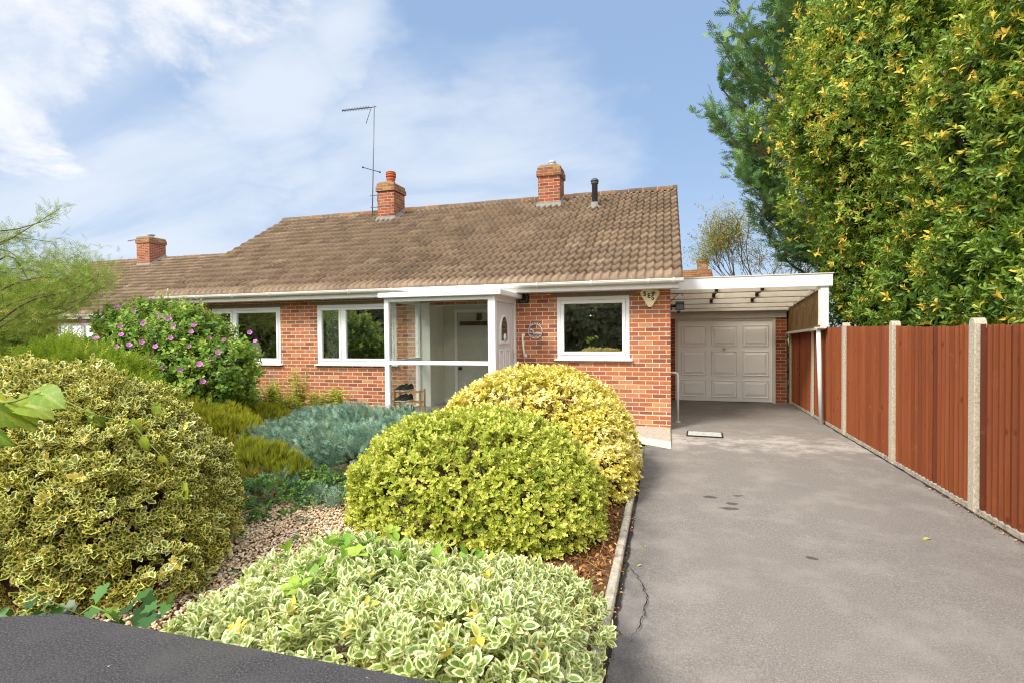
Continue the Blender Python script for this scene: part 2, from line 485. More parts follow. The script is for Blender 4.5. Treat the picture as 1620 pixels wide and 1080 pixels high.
def tarmac():
    m, t = new('old_tarmac'); ob = t.obj()
    sp = t.n('ShaderNodeSeparateXYZ', ins={0: ob})
    fine = t.noise(ob, 95, 5, .85)
    med = t.noise(ob, 2.2, 6, .6)
    big = t.noise(ob, .7, 4, .55, .4)
    col = t.ramp(fine, [(.28, (.085,.074,.066,1)), (.45, (.205,.180,.158,1)), (.57, (.262,.230,.201,1)), (.72, (.52,.48,.44,1))])
    col = t.mix(t.rng(med, .48, .70, 0, .55), col, (.35,.31,.27,1))
    col = t.mix(t.rng(big, .52, .72, 0, .4), col, (.165,.146,.132,1))
    # paler scuffed band across the drive in front of the carport, joint line and darker edge by the kerb
    wy = t.math('ADD', sp.outputs[1], t.math('MULTIPLY', t.math('SUBTRACT', med, .5), 2.2))
    band = t.math('MULTIPLY', t.rng(wy, 7.6, 8.3, 0, 1, True), t.rng(wy, 9.2, 8.7, 0, 1, True))
    band = t.math('MULTIPLY', band, t.rng(t.noise(ob, 2.6, 6, .75), .40, .58, 0, .85))
    col = t.mix(band, col, (.46,.41,.36,1))
    edge = t.math('MULTIPLY', t.rng(t.math('ADD', sp.outputs[0], t.math('MULTIPLY', med, .3)), .22, -.12, 0, 1, True), t.rng(t.noise(ob, 7, 5, .7), .35, .65, .15, .6))
    col = t.mix(edge, col, (.085,.080,.085,1))
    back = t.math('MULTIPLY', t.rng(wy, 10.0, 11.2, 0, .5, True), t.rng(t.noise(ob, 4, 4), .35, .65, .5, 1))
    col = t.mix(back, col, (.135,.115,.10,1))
    # oil spots
    pts = [((.42, 5.62), .085, .05), ((.70, 5.72), .055, .03), ((.60, 5.45), .065, .04), ((.57, 5.30), .10, .055), ((1.02, 4.28), .045, .03)]
    warp = t.n('ShaderNodeVectorMath', operation='MULTIPLY_ADD', ins={0: t.n('ShaderNodeTexNoise', ins={'Vector': ob, 'Scale': 14, 'Detail': 3}).outputs[1], 1: (.07,.07,0), 2: ob}).outputs[0]
    spot = None
    for (x, y), rx, ry in pts:
        mp = t.n('ShaderNodeMapping', vector_type='POINT', ins={'Vector': warp, 'Location': (-(x+.035)/rx, -(y+.035)/ry, 0), 'Scale': (1/rx, 1/ry, 0)})
        L = t.n('ShaderNodeVectorMath', operation='LENGTH', ins={0: mp.outputs[0]}).outputs['Value']
        s = t.rng(L, 1.0, .75, 0, 1)
        spot = s if spot is None else t.math('MAXIMUM', spot, s)
    col = t.mix(t.math('MULTIPLY', spot, .72), col, (.045,.038,.035,1))
    t.out(col, .88, .2, t.bump(fine, .6, .006))
    return m
M['tarmac'] = tarmac()

def ground_like(name, stops, scale, rough=.95, bump=.6, dist=.02):
    m, t = new(name); ob = t.obj()
    n = t.noise(ob, scale, 8, .7)
    col = t.ramp(n, stops)
    t.out(col, rough, .1, t.bump(n, bump, dist))
    return m
M['soil'] = ground_like('garden_soil', [(.3, lin('#3a2a1e')), (.5, lin('#6a4e36')), (.7, lin('#8a6c4c'))], 25)
M['grassy'] = ground_like('rough_grass', [(.3, lin('#4a5a2a')), (.5, lin('#66743c')), (.7, lin('#7d8450'))], 8)
M['concrete'] = ground_like('pale_concrete', [(.25, lin('#9a8f80')), (.5, lin('#b4a898')), (.75, lin('#cdc2b0'))], 22, .9, .25, .008)
M['concrete2'] = ground_like('white_concrete', [(.25, lin('#b8ad9e')), (.5, lin('#cfc6b8')), (.75, lin('#ded6ca'))], 18, .9, .25, .008)
M['kerb'] = ground_like('kerb_concrete', [(.3, lin('#6a5e50')), (.45, lin('#a69c8c')), (.7, lin('#cac0b0'))], 16, .95, .5, .01)
M['pebble_dash'] = ground_like('concrete_post', [(.3, lin('#8a7f6c')), (.5, lin('#bdb29c')), (.7, lin('#d8cfbd'))], 60, .9, .4, .006)
M['road'] = ground_like('road_tarmac', [(.3, (.04,.04,.04,1)), (.7, (.09,.09,.09,1))], 120)

def copingmat():
    m, t = new('black_coping'); ob = t.obj()
    f = t.noise(ob, 190, 4, .85); b = t.noise(ob, 9, 5, .6)
    col = t.ramp(f, [(.3, (.012,.011,.011,1)), (.5, (.050,.045,.046,1)), (.72, (.22,.205,.20,1))])
    col = t.mix(t.rng(b, .45, .7, 0, .6), col, (.085,.076,.074,1))
    vo = t.n('ShaderNodeTexVoronoi', ins={'Vector': ob, 'Scale': 26.0})
    sel = t.math('MULTIPLY', t.rng(vo.outputs['Distance'], .085, .06), t.math('GREATER_THAN', t.n('ShaderNodeSeparateColor', ins={0: vo.outputs['Color']}).outputs[0], .93))
    col = t.mix(t.math('MULTIPLY', sel, .8), col, (.5,.48,.45,1))
    col = t.mix(t.rng(t.noise(ob, 3.2, 6, .7), .52, .68, 0, .35), col, (.10,.10,.075,1))
    t.out(col, .75, .35, t.bump(f, .7, .004))
    return m
M['coping'] = copingmat()

def fencemat():
    m, t = new('red_brown_fence_stain'); ob = t.obj()
    st = t.n('ShaderNodeMapping', ins={'Vector': ob, 'Scale': (30, 30, 1.2)}).outputs[0]
    g = t.noise(st, 1.6, 6, .65)
    col = t.ramp(t.attr('v'), [(0, lin('#5c2d1b')), (.3, lin('#804425')), (.7, lin('#8c4c2a')), (1, lin('#9c5f3c'))])
    col = t.mix(t.rng(g, .42, .72, 0, .38), col, lin('#5a2a18'))
    col = t.mix(t.rng(t.noise(ob, 4.5, 5, .7), .60, .75, 0, .35), col, lin('#a9663f'))
    kn = t.n('ShaderNodeTexVoronoi', ins={'Vector': t.n('ShaderNodeMapping', ins={'Vector': ob, 'Scale': (9,9,4.2)}).outputs[0], 'Scale': 1.0})
    col = t.mix(t.rng(kn.outputs['Distance'], .16, .04, 0, .7), col, lin('#3f1a0e'))
    t.out(col, .72, .25, t.bump(g, .4, .004))
    return m
M['fence'] = fencemat()
def panelmat():
    m, t = new('brown_ply'); ob = t.obj()
    st = t.n('ShaderNodeMapping', ins={'Vector': ob, 'Scale': (4, 9, .9)}).outputs[0]
    g = t.noise(st, 2, 6, .7)
    col = t.ramp(g, [(.25, lin('#5a4424')), (.5, lin('#80643a')), (.75, lin('#97804e'))])
    t.out(col, .6, .3)
    return m
M['ply'] = panelmat()
def sheetmat():
    m, t = new('milky_roof_sheet'); ob = t.obj()
    col = t.mix(t.rng(t.noise(ob, 3, 5, .6), .4, .7, 0, .5), (.93,.90,.83,1), (.80,.74,.62,1))
    p, o = t.out(col, .5, .3)
    tr = t.n('ShaderNodeBsdfTranslucent', ins={'Color': col})
    ms = t.n('ShaderNodeMixShader', ins={0: .88, 1: p.outputs[0], 2: tr.outputs[0]})
    cl = t.n('ShaderNodeBsdfTransparent', ins={'Color': (.95,.92,.86,1)})
    m2 = t.n('ShaderNodeMixShader', ins={0: .60, 1: ms.outputs[0], 2: cl.outputs[0]})
    t.link(m2.outputs[0], o.inputs[0])
    return m
M['sheet'] = sheetmat()

def pebmat():
    m, t = new('gold_gravel')
    col = t.ramp(t.attr('v'), [(0, lin('#b48e66')), (.2, lin('#e0c49c')), (.45, lin('#ecd6b4')), (.65, lin('#f4e8d2')), (.85, lin('#d8ac7c')), (1, lin('#b09c88'))])
    t.out(col, .7, .3)
    return m
M['pebble'] = pebmat()
def littermat():
    m, t = new('dry_leaf')
    col = t.ramp(t.attr('v'), [(0, lin('#5a3a22')), (.4, lin('#8f5e34')), (.75, lin('#b98550')), (1, lin('#d6b078'))])
    t.out(col, .8, .2)
    return m
M['litter'] = littermat()

# leaves
M['l_var'] = leafmat('cream_edged_leaf', [(0, lin('#5a7a34')), (.5, lin('#86a64a')), (.9, lin('#a9c25a')), (1, lin('#e6d05a'))],
                     [(0, lin('#ecedaa')), (.6, lin('#f8f5c6')), (.93, lin('#f6eea8')), (1, lin('#ecd766'))], trans=.3, tcol=(.8,.8,.3,1))
M['l_green'] = leafmat('lime_leaf', [(0, lin('#587424')), (.35, lin('#a0b038')), (.7, lin('#ced04c')), (1, lin('#e6e07a'))],
                       [(0, lin('#9cac3a')), (.4, lin('#dad862')), (1, lin('#f0ea9c'))], .8, trans=.3)
M['l_yellow'] = leafmat('golden_leaf', [(0, lin('#78902e')), (.25, lin('#d2c848')), (.6, lin('#eee06c')), (1, lin('#f6ec9e'))],
                        [(0, lin('#a9a83a')), (.3, lin('#e2d35a')), (.7, lin('#efe48c')), (1, lin('#f4eebc'))], .9, trans=.28, tcol=(.8,.7,.15,1))
M['l_holly'] = leafmat('variegated_holly_leaf', [(0, lin('#24401e')), (.5, lin('#3c5c2a')), (.9, lin('#647e36')), (1, lin('#e2c648'))],
                       [(0, lin('#e2d260')), (.5, lin('#f2e67a')), (1, lin('#f8f0ac'))], .95, rough=.34, trans=.25, tcol=(.8,.75,.15,1))
M['l_laurel'] = leafmat('laurel_leaf', [(0, lin('#415f20')), (.35, lin('#69892f')), (.62, lin('#9cb044')), (.80, lin('#c4c250')), (.90, lin('#e0c84e')), (1, lin('#e4ba48'))], rough=.36, trans=.2)
M['l_conifer'] = leafmat('conifer_spray', [(0, lin('#33512f')), (.5, lin('#557a48')), (.86, lin('#829f5a')), (.91, lin('#74663c')), (1, lin('#86623e'))], rough=.6, trans=.15, spec=.2, tcol=(.3,.45,.12,1))
M['l_juniper'] = leafmat('blue_juniper_spray', [(0, lin('#4c6c5a')), (.5, lin('#83a38c')), (.85, lin('#abc3a8')), (1, lin('#b4bf84'))], rough=.65, trans=.2, spec=.2, tcol=(.45,.6,.40,1))
M['l_heath'] = leafmat('golden_heath', [(0, lin('#747c22')), (.5, lin('#a5a42c')), (.85, lin('#c4ba3a')), (1, lin('#988440'))], rough=.7, trans=.3, spec=.15)
M['l_gold'] = leafmat('golden_juniper', [(0, lin('#6a8a24')), (.5, lin('#93aa34')), (1, lin('#bcc050'))], rough=.7, trans=.2, spec=.15)
M['l_hib'] = leafmat('hibiscus_leaf', [(0, lin('#3e5e26')), (.4, lin('#709638')), (.75, lin('#a8be52')), (1, lin('#d0d272'))], rough=.5, trans=.28)
M['l_weed'] = leafmat('yellow_green_leaf', [(0, lin('#98aa38')), (.5, lin('#c4ca4a')), (1, lin('#e0dc6a'))], rough=.6, trans=.3)
M['l_creep'] = leafmat('creeper_leaf', [(0, lin('#33552a')), (.5, lin('#5a8238')), (1, lin('#86a44c'))], rough=.5, trans=.25)
M['l_ivy'] = leafmat('ivy_leaf', [(0, lin('#1f3d1a')), (.5, lin('#31582a')), (.9, lin('#527c38')), (1, lin('#8aa83a'))], rough=.4, trans=.15)
M['l_lime'] = leafmat('young_lime_leaf', [(0, lin('#6f9430')), (.6, lin('#a8b83a')), (1, lin('#c8b83c'))], [(0, lin('#a9bc5a')), (1, lin('#d2cc6a'))], .55, rough=.5, trans=.4)
M['l_tam'] = leafmat('feathery_leaf', [(0, lin('#647e36')), (.5, lin('#8a9f48')), (.85, lin('#aab45a')), (1, lin('#b9aa60'))], rough=.7, trans=.25, spec=.1)
M['l_tamdark'] = leafmat('feathery_dark_leaf', [(0, lin('#4a682c')), (.6, lin('#70903a')), (1, lin('#9cac4c'))], rough=.7, trans=.2, spec=.1)
M['l_bare'] = leafmat('thin_autumn_leaf', [(0, lin('#6a7438')), (.5, lin('#96944e')), (.85, lin('#b09a5a')), (1, lin('#b07448'))], rough=.6, trans=.2)
M['l_dry'] = leafmat('dry_grass_blade', [(0, lin('#8a8a48')), (.5, lin('#b3a464')), (1, lin('#c9b888'))], rough=.8, trans=.25)
M['l_far'] = leafmat('distant_leaf', [(0, lin('#7a7a54')), (1, lin('#a39c70'))], rough=.7, trans=.1)
def flowermat():
    m, t = new('mauve_petal')
    ob = t.obj()
    d = t.n('ShaderNodeVectorMath', operation='LENGTH', ins={0: ob}).outputs['Value']
    col = t.ramp(t.rng(d, 0, .05), [(0, lin('#9a2a6a')), (.25, lin('#c25ab4')), (1, lin('#d48ad0'))])
    t.out(col, .6, .2)
    return m
M['petal'] = flowermat()
M['stamen'] = painted('cream_stamen', (.8,.75,.45,1), .7, .1)
M['ink'] = painted('black_lettering', (.01,.01,.012,1), .5, .0)
M['swan'] = painted('grey_white_metal', (.62,.60,.62,1), .35, .2)
M['cover_steel'] = ground_like('galvanised_cover', [(.3, lin('#8c8e88')), (.5, lin('#b9bab4')), (.7, lin('#d2d2cc'))], 40, .6, .5, .006)
M['crackmat'] = painted('crack_dark', (.02,.018,.016,1), .95, .1)

# ------------------------------------------------------------------ camera
FPX = 830.22; HCAM = 1.683
def camera():
    y, p, r = 0.28596, -0.019666, -0.010034
    cy, sy, cp, sp, cr, sr = math.cos(y), math.sin(y), math.cos(p), math.sin(p), math.cos(r), math.sin(r)
    f = Vector((-sy*cp, cy*cp, sp)); Rt = Vector((cy, sy, 0)); U = Rt.cross(f)
    r2 = Rt*cr + U*sr; u2 = -Rt*sr + U*cr
    cam = bpy.data.cameras.new('camera'); o = bpy.data.objects.new('camera', cam); COL.objects.link(o)
    o.matrix_world = Matrix(((r2.x,u2.x,-f.x,0),(r2.y,u2.y,-f.y,0),(r2.z,u2.z,-f.z,HCAM),(0,0,0,1)))
    cam.sensor_width = 36; cam.lens = FPX/1620*36; cam.clip_end = 3000; cam.clip_start = .02
    SC.camera = o
    return r2, -u2, f
CR, CD, CF = camera()
def ray(px, py):
    v = CR*((px-810)/FPX) + CD*((py-540)/FPX) + CF
    return v.normalized()

# ------------------------------------------------------------------ setting
def sheet(name, poly, z, m, kind='structure', sub=0):
    b = MB().add([(x, y, z) for x, y in poly], [tuple(range(len(poly)))])
    o = b.build(name, m); tag(o, kind=kind)
    return o
def top_up(o):
    return o
g = sheet('ground', [(-400,-400),(400,-400),(400,400),(-400,400)], -.03, M['grassy'])
sheet('road', [(-400,-9.5),(400,-9.5),(400,-4.2),(-400,-4.2)], -.022, M['road'])
sheet('pavement', [(-60,-4.1),(60,-4.1),(60,-2.0),(-60,-2.0)], -.016, M['concrete'])

def driveway():
    b = MB()
    xs = np.concatenate([np.linspace(-.30, 2.68, 40)]); ys = np.linspace(-4.0, 13.1, 170)
    V = [(x, y, .0 + .006*math.sin(x*2.1+y*.8)*math.sin(y*1.3) - .004) for y in ys for x in xs]
    n = len(xs)
    F = [(j*n+i, j*n+i+1, (j+1)*n+i+1, (j+1)*n+i) for j in range(len(ys)-1) for i in range(n-1)]
    return b.add(V, F, True).build('driveway', M['tarmac'])
drive = tag(driveway(), kind='structure')
def strip(name, pts, widths, m, parent, z=.008):
    b = MB(); vs = []
    for i, p in enumerate(pts):
        a = Vector(pts[max(i-1,0)]); c = Vector(pts[min(i+1,len(pts)-1)]); d = (c-a).normalized(); q = Vector((-d.y, d.x))
        vs += [(p[0]+q.x*widths[i], p[1]+q.y*widths[i], z), (p[0]-q.x*widths[i], p[1]-q.y*widths[i], z)]
    b.add(vs, [(2*i, 2*i+1, 2*i+3, 2*i+2) for i in range(len(pts)-1)])
    return b.build(name, m, parent)
def jag(ctrl, n, amp, w0, w1):
    pts = []; ws = []
    for i in range(n+1):
        t = i/n*(len(ctrl)-1); k = min(int(t), len(ctrl)-2); u = t-k
        x = ctrl[k][0]*(1-u)+ctrl[k+1][0]*u; y = ctrl[k][1]*(1-u)+ctrl[k+1][1]*u
        pts.append((x+random.uniform(-amp,amp), y+random.uniform(-amp,amp)*.5)); ws.append(random.uniform(w0,w1)*(1-abs(2*i/n-1)**3*.7))
    return pts, ws
strip('crack', *jag([(-.28,3.82),(-.20,3.66),(-.13,3.42),(-.125,3.2),(-.15,3.05),(-.19,2.86)], 46, .012, .0015, .005), M['crackmat'], drive)
strip('crack', *jag([(.9,9.05),(1.5,8.93),(2.0,8.88),(2.62,8.8)], 34, .012, .002, .005), M['crackmat'], drive)
strip('crack', *jag([(-.292,2.2),(-.287,4.0),(-.292,6.4)], 60, .006, .006, .018), M['crackmat'], drive, .007)
strip('crack', *jag([(2.655,3.5),(2.66,6.2),(2.658,9),(2.66,12.9)], 90, .006, .005, .016), M['crackmat'], drive, .007)

def garden_bed():
    b = MB(); xs = np.linspace(-12.5, -.36, 70); ys = np.linspace(1.0, 9.3, 60)
    def z(x, y): return .01 + .15*min(1, max(0, (y-2)/6))*min(1, max(0, (-.36-x)/1.2)) + .02*math.sin(3*x+y)*math.sin(2.3*y)*min(1,(-.36-x))
    V = [(x, y, z(x, y)) for y in ys for x in xs]; n = len(xs)
    return b.add(V, [(j*n+i, j*n+i+1, (j+1)*n+i+1, (j+1)*n+i) for j in range(len(ys)-1) for i in range(n-1)], True).build('garden_bed', M['soil'])
tag(garden_bed(), kind='structure')
def bedz(x, y): return .01 + .15*min(1, max(0, (y-2)/6))*min(1, max(0, (-.36-x)/1.2)) + .02*math.sin(3*x+y)*math.sin(2.3*y)*min(1,(-.36-x))

# kerb of concrete edging stones along the drive
kb = MB(); y = 1.1
while y < 7.3:
    L = .91; t = random.uniform(-.006, .006)
    kb.prism([(-.375+t, -.02), (-.312+t, -.02), (-.312+t, .036), (-.322+t, .048), (-.365+t, .048), (-.375+t, .036)], y+.005, min(y+L-.005, 7.4), 'y'); y += L
tag(kb.build('kerb', M['kerb'], bevel=.004), kind='structure')

# concrete path at the foot of the house, pale weathered lip along its front
p = MB().add([(.060,9.244,.03),(-2.2,9.244,.06),(-2.2,8.25,.06),(-.42,8.33,.045),(.058,8.12,.03),(.060,9.244,-.02),(-2.2,9.244,-.02),(-2.2,8.25,-.02),(-.42,8.33,-.02),(.058,8.12,-.02)],
        [(0,1,2,3,4),(2,7,8,3),(3,8,9,4),(4,9,5,0),(1,6,7,2)])
tag(p.build('path', M['concrete']), kind='structure')
p = MB().add([(.062,8.12,.022),(-.42,8.33,.035),(-2.2,8.25,.05),(-2.2,7.9,.0),(-.37,7.96,.004),(.060,7.70,.002),(.062,8.12,-.02),(-2.2,8.25,-.02)],
        [(0,1,4,5),(1,2,3,4),(0,5,6)])
tag(p.build('path_edge', M['concrete2']), kind='structure')

# gravel: a bed of pebbles
def gravel():
    poly = [(-3.9,2.1),(-1.6,1.9),(-1.7,3.2),(-2.3,4.9),(-3.0,5.2),(-3.4,4.3),(-4.1,3.4)]
    def inside(x, y):
        c = np.zeros(len(x), bool); j = len(poly)-1
        for i in range(len(poly)):
            xi, yi = poly[i]; xj, yj = poly[j]
            c ^= ((yi > y) != (yj > y)) & (x < (xj-xi)*(y-yi)/(yj-yi+1e-12)+xi); j = i
        return c
    n = 34000
    x = RNG.uniform(-4.2, -1.5, n); y = RNG.uniform(1.8, 5.3, n); k = inside(x, y); x = x[k]; y = y[k]; n = len(x)
    z = np.array([bedz(a, b) for a, b in zip(x, y)]) + RNG.uniform(0, .03, n)
    bm = bmesh.new(); bmesh.ops.create_icosphere(bm, subdivisions=1, radius=1); bm.verts.ensure_lookup_table()
    tv = np.array([v.co[:] for v in bm.verts]); tf = [tuple(v.index for v in f.verts) for f in bm.faces]; bm.free()
    T = Leaf(tv, tf)
    s = RNG.uniform(.006, .0135, n)
    c = Cloud()
    D = nrm(np.stack([RNG.normal(size=n), RNG.normal(size=n), RNG.normal(0, .3, n)], 1)); N = nrm(np.stack([RNG.normal(0,.35,n), RNG.normal(0,.35,n), np.ones(n)], 1))
    T.v = T.v*np.array([.9, 1.25, .62])
    c.add(T, np.stack([x, y, z], 1), D, N, s, RNG.random(n))
    return c.build('gravel', M['pebble'])
tag(gravel(), kind='stuff')

# ------------------------------------------------------------------ sky, sun
SUN_EL, SUN_AZ = 47, 215          # compass-like: direction the light comes from, measured from +Y clockwise
def world():
    w = bpy.data.worlds.new('World'); SC.world = w; w.use_nodes = True
    t = NT(w)
    sky = t.n('ShaderNodeTexSky', sky_type='NISHITA', sun_disc=False, sun_elevation=R(SUN_EL), sun_rotation=R(SUN_AZ), altitude=50, air_density=1.0, dust_density=1.2, ozone_density=1.6)
    gen = t.n('ShaderNodeTexCoord').outputs['Generated']
    sp = t.n('ShaderNodeSeparateXYZ', ins={0: gen})
    den = t.math('ADD', t.math('MAXIMUM', sp.outputs[2], 0.0), .22)
    pl = t.n('ShaderNodeCombineXYZ', ins={0: t.math('DIVIDE', sp.outputs[0], den), 1: t.math('DIVIDE', sp.outputs[1], den), 2: 0.0}).outputs[0]
    wv = t.n('ShaderNodeVectorMath', operation='MULTIPLY_ADD', ins={0: t.n('ShaderNodeVectorMath', operation='SUBTRACT', ins={0: t.n('ShaderNodeTexNoise', ins={'Vector': pl, 'Scale': 1.5, 'Detail': 5, 'Roughness': .6}).outputs[1], 1: (.5,.5,.5)}).outputs[0], 1: (.42,.42,.42), 2: gen}).outputs[0]
    wv = t.n('ShaderNodeVectorMath', operation='NORMALIZE', ins={0: wv}).outputs[0]
    def blob(px, py, a0, a1):
        d = ray(px, py)
        dt = t.n('ShaderNodeVectorMath', operation='DOT_PRODUCT', ins={0: wv, 1: tuple(d)}).outputs['Value']
        return t.rng(dt, math.cos(R(a1)), math.cos(R(a0)), 0, 1, True)
    def add(lst):
        o = lst[0]
        for x in lst[1:]: o = t.math('MAXIMUM', o, x)
        return o
    puff = t.noise(pl, 2.6, 9, .62, .3)
    big = add([blob(0,40,2,9), blob(250,30,1,8), blob(350,15,1,6), blob(150,75,0,2.5), blob(-250,60,6,16)])
    puffm = t.rng(t.math('ADD', t.math('MULTIPLY', big, .34), t.math('MULTIPLY', puff, .9)), .655, .88, 0, 1, True)
    # wispy high cloud
    mp = t.n('ShaderNodeMapping', ins={'Vector': pl, 'Rotation': (0,0,R(38)), 'Scale': (.55, 1.5, 1)}).outputs[0]
    wis = t.noise(mp, 1.6, 9, .55, .5)
    veil = add([blob(120,440,4,20), blob(300,330,1,12), blob(430,170,0,9), blob(500,60,0,8), blob(640,330,3,17), blob(-300,300,8,30), blob(820,260,2,14)])
    low = t.rng(sp.outputs[2], .42, .02, 0, .28, True)
    wm = t.math('MULTIPLY', t.rng(wis, .22, .66, .25, 1, True), t.math('MINIMUM', t.math('ADD', t.math('MULTIPLY', veil, 1.0), low), 1.0))
    rear_fill = t.math('MULTIPLY', t.rng(t.noise(pl, .9, 7, .6, .3), .30, .60, .25, 1, True), t.rng(sp.outputs[1], -.02, -.25, 0, 1))  # extra-bright cloud added behind the camera as soft frontal fill
    skyc = t.mix(.75, sky.outputs[0], (1.75, 2.55, 3.9, 1))
    c1 = t.mix(t.math('MULTIPLY', wm, .85), skyc, (4.0, 4.35, 4.85, 1))
    c2 = t.mix(puffm, c1, t.mix(t.rng(puff, .4, .75), (4.2, 4.4, 4.8, 1), (5.0, 5.05, 5.15, 1)))
    c2 = t.mix(rear_fill, c2, (15.0, 14.8, 14.4, 1))
    bg = t.n('ShaderNodeBackground', ins={0: c2, 1: .10})
    o = t.n('ShaderNodeOutputWorld'); t.link(bg.outputs[0], o.inputs[0])
world()
sl = bpy.data.lights.new('sun', 'SUN'); sl.energy = 2.0; sl.angle = R(15); sl.color = (1, .95, .87)
so = bpy.data.objects.new('sun', sl); COL.objects.link(so)
az = R(SUN_AZ); el = R(SUN_EL)
sd = Vector((math.sin(az)*math.cos(el), math.cos(az)*math.cos(el), math.sin(el)))
so.rotation_euler = sd.to_track_quat('Z', 'Y').to_euler(); so.location = sd*60
SC.view_settings.view_transform = 'Standard'; SC.view_settings.look = 'None'
SC.view_settings.exposure = 1.06; SC.view_settings.gamma = 1
SC.cycles.max_bounces = 8; SC.cycles.transparent_max_bounces = 12; SC.cycles.diffuse_bounces = 4; SC.cycles.glossy_bounces = 4
SC.cycles.use_denoising = True; SC.cycles.denoising_prefilter = 'NONE'; SC.cycles.filter_width = 1.15; SC.cycles.sample_clamp_indirect = 6

# ------------------------------------------------------------------ building pieces
def tile_roof(name, parent, x0, x1, Y0, z0, Y1, z1, rows, roll=.143, m=None, prof=None, back=True):
    """pantiled slope from the eave (Y0,z0) up to the ridge (Y1,z1), plain slope behind"""
    prof = prof or [(0,0),(.16,.08),(.32,.30),(.48,.62),(.62,.90),(.72,1.0),(.82,.80),(.91,.28)]
    nr = int(round((x1-x0)/roll)); w = (x1-x0)/nr; k = len(prof)
    us = np.array([x0 + (i+p[0])*w for i in range(nr) for p in prof] + [x1])
    hs = np.array([p[1] for i in range(nr) for p in prof] + [0])
    tile_of = np.minimum((np.arange(len(us)-1)//k)//2, 10**6); nt = tile_of[-1]+1
    L = math.hypot(Y1-Y0, z1-z0); sx, sz = (Y1-Y0)/L, (z1-z0)/L; nx, nz = -sz, sx
    V = []; A = []; loops = []; n = len(us)
    for r in range(rows):
        tv = RNG.random(nt); dz = RNG.uniform(-.004, .004, nt); ds = RNG.uniform(-.008, .008, nt)
        pt = np.concatenate([tile_of, [tile_of[-1]]])
        sag = .018*np.sin(us*.9+r*.3)*.4
        for e, (s, off) in enumerate(((r/rows*L, .060), ((r+1)/rows*L + .06, -.004))):
            h = off + hs*.052 + dz[pt] + sag
            ss = s + (ds[pt] if e == 0 and r > 0 else 0)
            V.append(np.stack([us, Y0 + ss*sx + nx*h, z0 + ss*sz + nz*h], 1))
        A.append(tv[tile_of]); A.append(tv[tile_of]*.9)
    V = np.concatenate(V); rowsidx = np.arange(n-1)
    quads = []; att = []
    for r in range(rows):
        a = 2*r*n + rowsidx; b = a + n
        quads.append(np.stack([a, a+1, b+1, b], 1)); att.append(A[2*r])
        if r > 0:
            pb = (2*r-1)*n + rowsidx
            quads.append(np.stack([pb, pb+1, a+1, a], 1)); att.append(A[2*r])
    # eave lip
    low = len(V); V = np.concatenate([V, np.stack([us, np.full(n, Y0+.004), np.full(n, z0-.012)], 1)])
    quads.append(np.stack([low+rowsidx, low+rowsidx+1, rowsidx+1, rowsidx], 1)); att.append(A[0])
    # verge sides and rear slope
    q = len(V); Yb = 2*Y1-Y0
    extra = [(x0,Y0,z0-.02),(x0,Y1,z1-.02),(x0,Y1,z1+.02),(x0,Y0,z0+.035),(x1,Y0,z0-.02),(x1,Y1,z1-.02),(x1,Y1,z1+.02),(x1,Y0,z0+.035),
             (x0,Y1,z1),(x1,Y1,z1),(x1,Yb,z0),(x0,Yb,z0)]
    V = np.concatenate([V, np.array(extra)])
    quads.append(np.array([[q,q+1,q+2,q+3],[q+4,q+7,q+6,q+5],[q+8,q+9,q+10,q+11]])); att.append(np.array([.1,.1,.4]))
    Q = np.concatenate(quads)
    return fast_mesh(name, V, Q.ravel(), np.arange(len(Q))*4, {'v': np.concatenate(att)}, m or M['tile'], parent)

def ridge_tiles(parent, x0, x1, Y, z, r=.10, seg=.33, m=None):
    b = MB(); x = x0
    while x < x1-.02:
        b.cur = random.random(); e = min(x+seg, x1); k = 9; vs = []; dz = random.uniform(-.006,.006)
        for xx, rr in ((x, r+.004), (x+.03, r+.004), (x+.031, r), (e-.003, r)):
            for i in range(k):
                t = math.pi*(i/(k-1)*1.16-.08); vs.append((xx, Y - rr*1.25*math.cos(t), z + dz - .02 + rr*math.sin(t)))
        fs = [(j*k+i, j*k+i+1, (j+1)*k+i+1, (j+1)*k+i) for j in range(3) for i in range(k-1)] + [tuple(range(k)), tuple(range(3*k, 4*k))]
        b.add(vs, fs, True); x = e
    return b.build('ridge_tiles', m or M['ridge'], parent)

def wall_with_holes(b, x0, x1, z0, z1, y0, y1, holes):
    xs = sorted({x0, x1, *[h[0] for h in holes], *[h[1] for h in holes]}); xs = [x for x in xs if x0 <= x <= x1]
    zs = sorted({z0, z1, *[h[2] for h in holes], *[h[3] for h in holes]}); zs = [z for z in zs if z0 <= z <= z1]
    nx, nz = len(xs)-1, len(zs)-1
    solid = [[not any(h[0] <= (xs[i]+xs[i+1])/2 <= h[1] and h[2] <= (zs[j]+zs[j+1])/2 <= h[3] for h in holes) for j in range(nz)] for i in range(nx)]
    for i in range(nx):
        for j in range(nz):
            if not solid[i][j]: continue
            a, c, d, e = xs[i], xs[i+1], zs[j], zs[j+1]
            b.add([(a,y0,d),(c,y0,d),(c,y0,e),(a,y0,e)], [(0,1,2,3)])
            b.add([(a,y1,d),(c,y1,d),(c,y1,e),(a,y1,e)], [(3,2,1,0)])
            S = lambda u, v: 0 <= u < nx and 0 <= v < nz and solid[u][v]
            if not S(i-1,j): b.add([(a,y0,d),(a,y1,d),(a,y1,e),(a,y0,e)], [(3,2,1,0)])
            if not S(i+1,j): b.add([(c,y0,d),(c,y1,d),(c,y1,e),(c,y0,e)], [(0,1,2,3)])
            if not S(i,j-1): b.add([(a,y0,d),(c,y0,d),(c,y1,d),(a,y1,d)], [(3,2,1,0)])
            if not S(i,j+1): b.add([(a,y0,e),(c,y0,e),(c,y1,e),(a,y1,e)], [(0,1,2,3)])

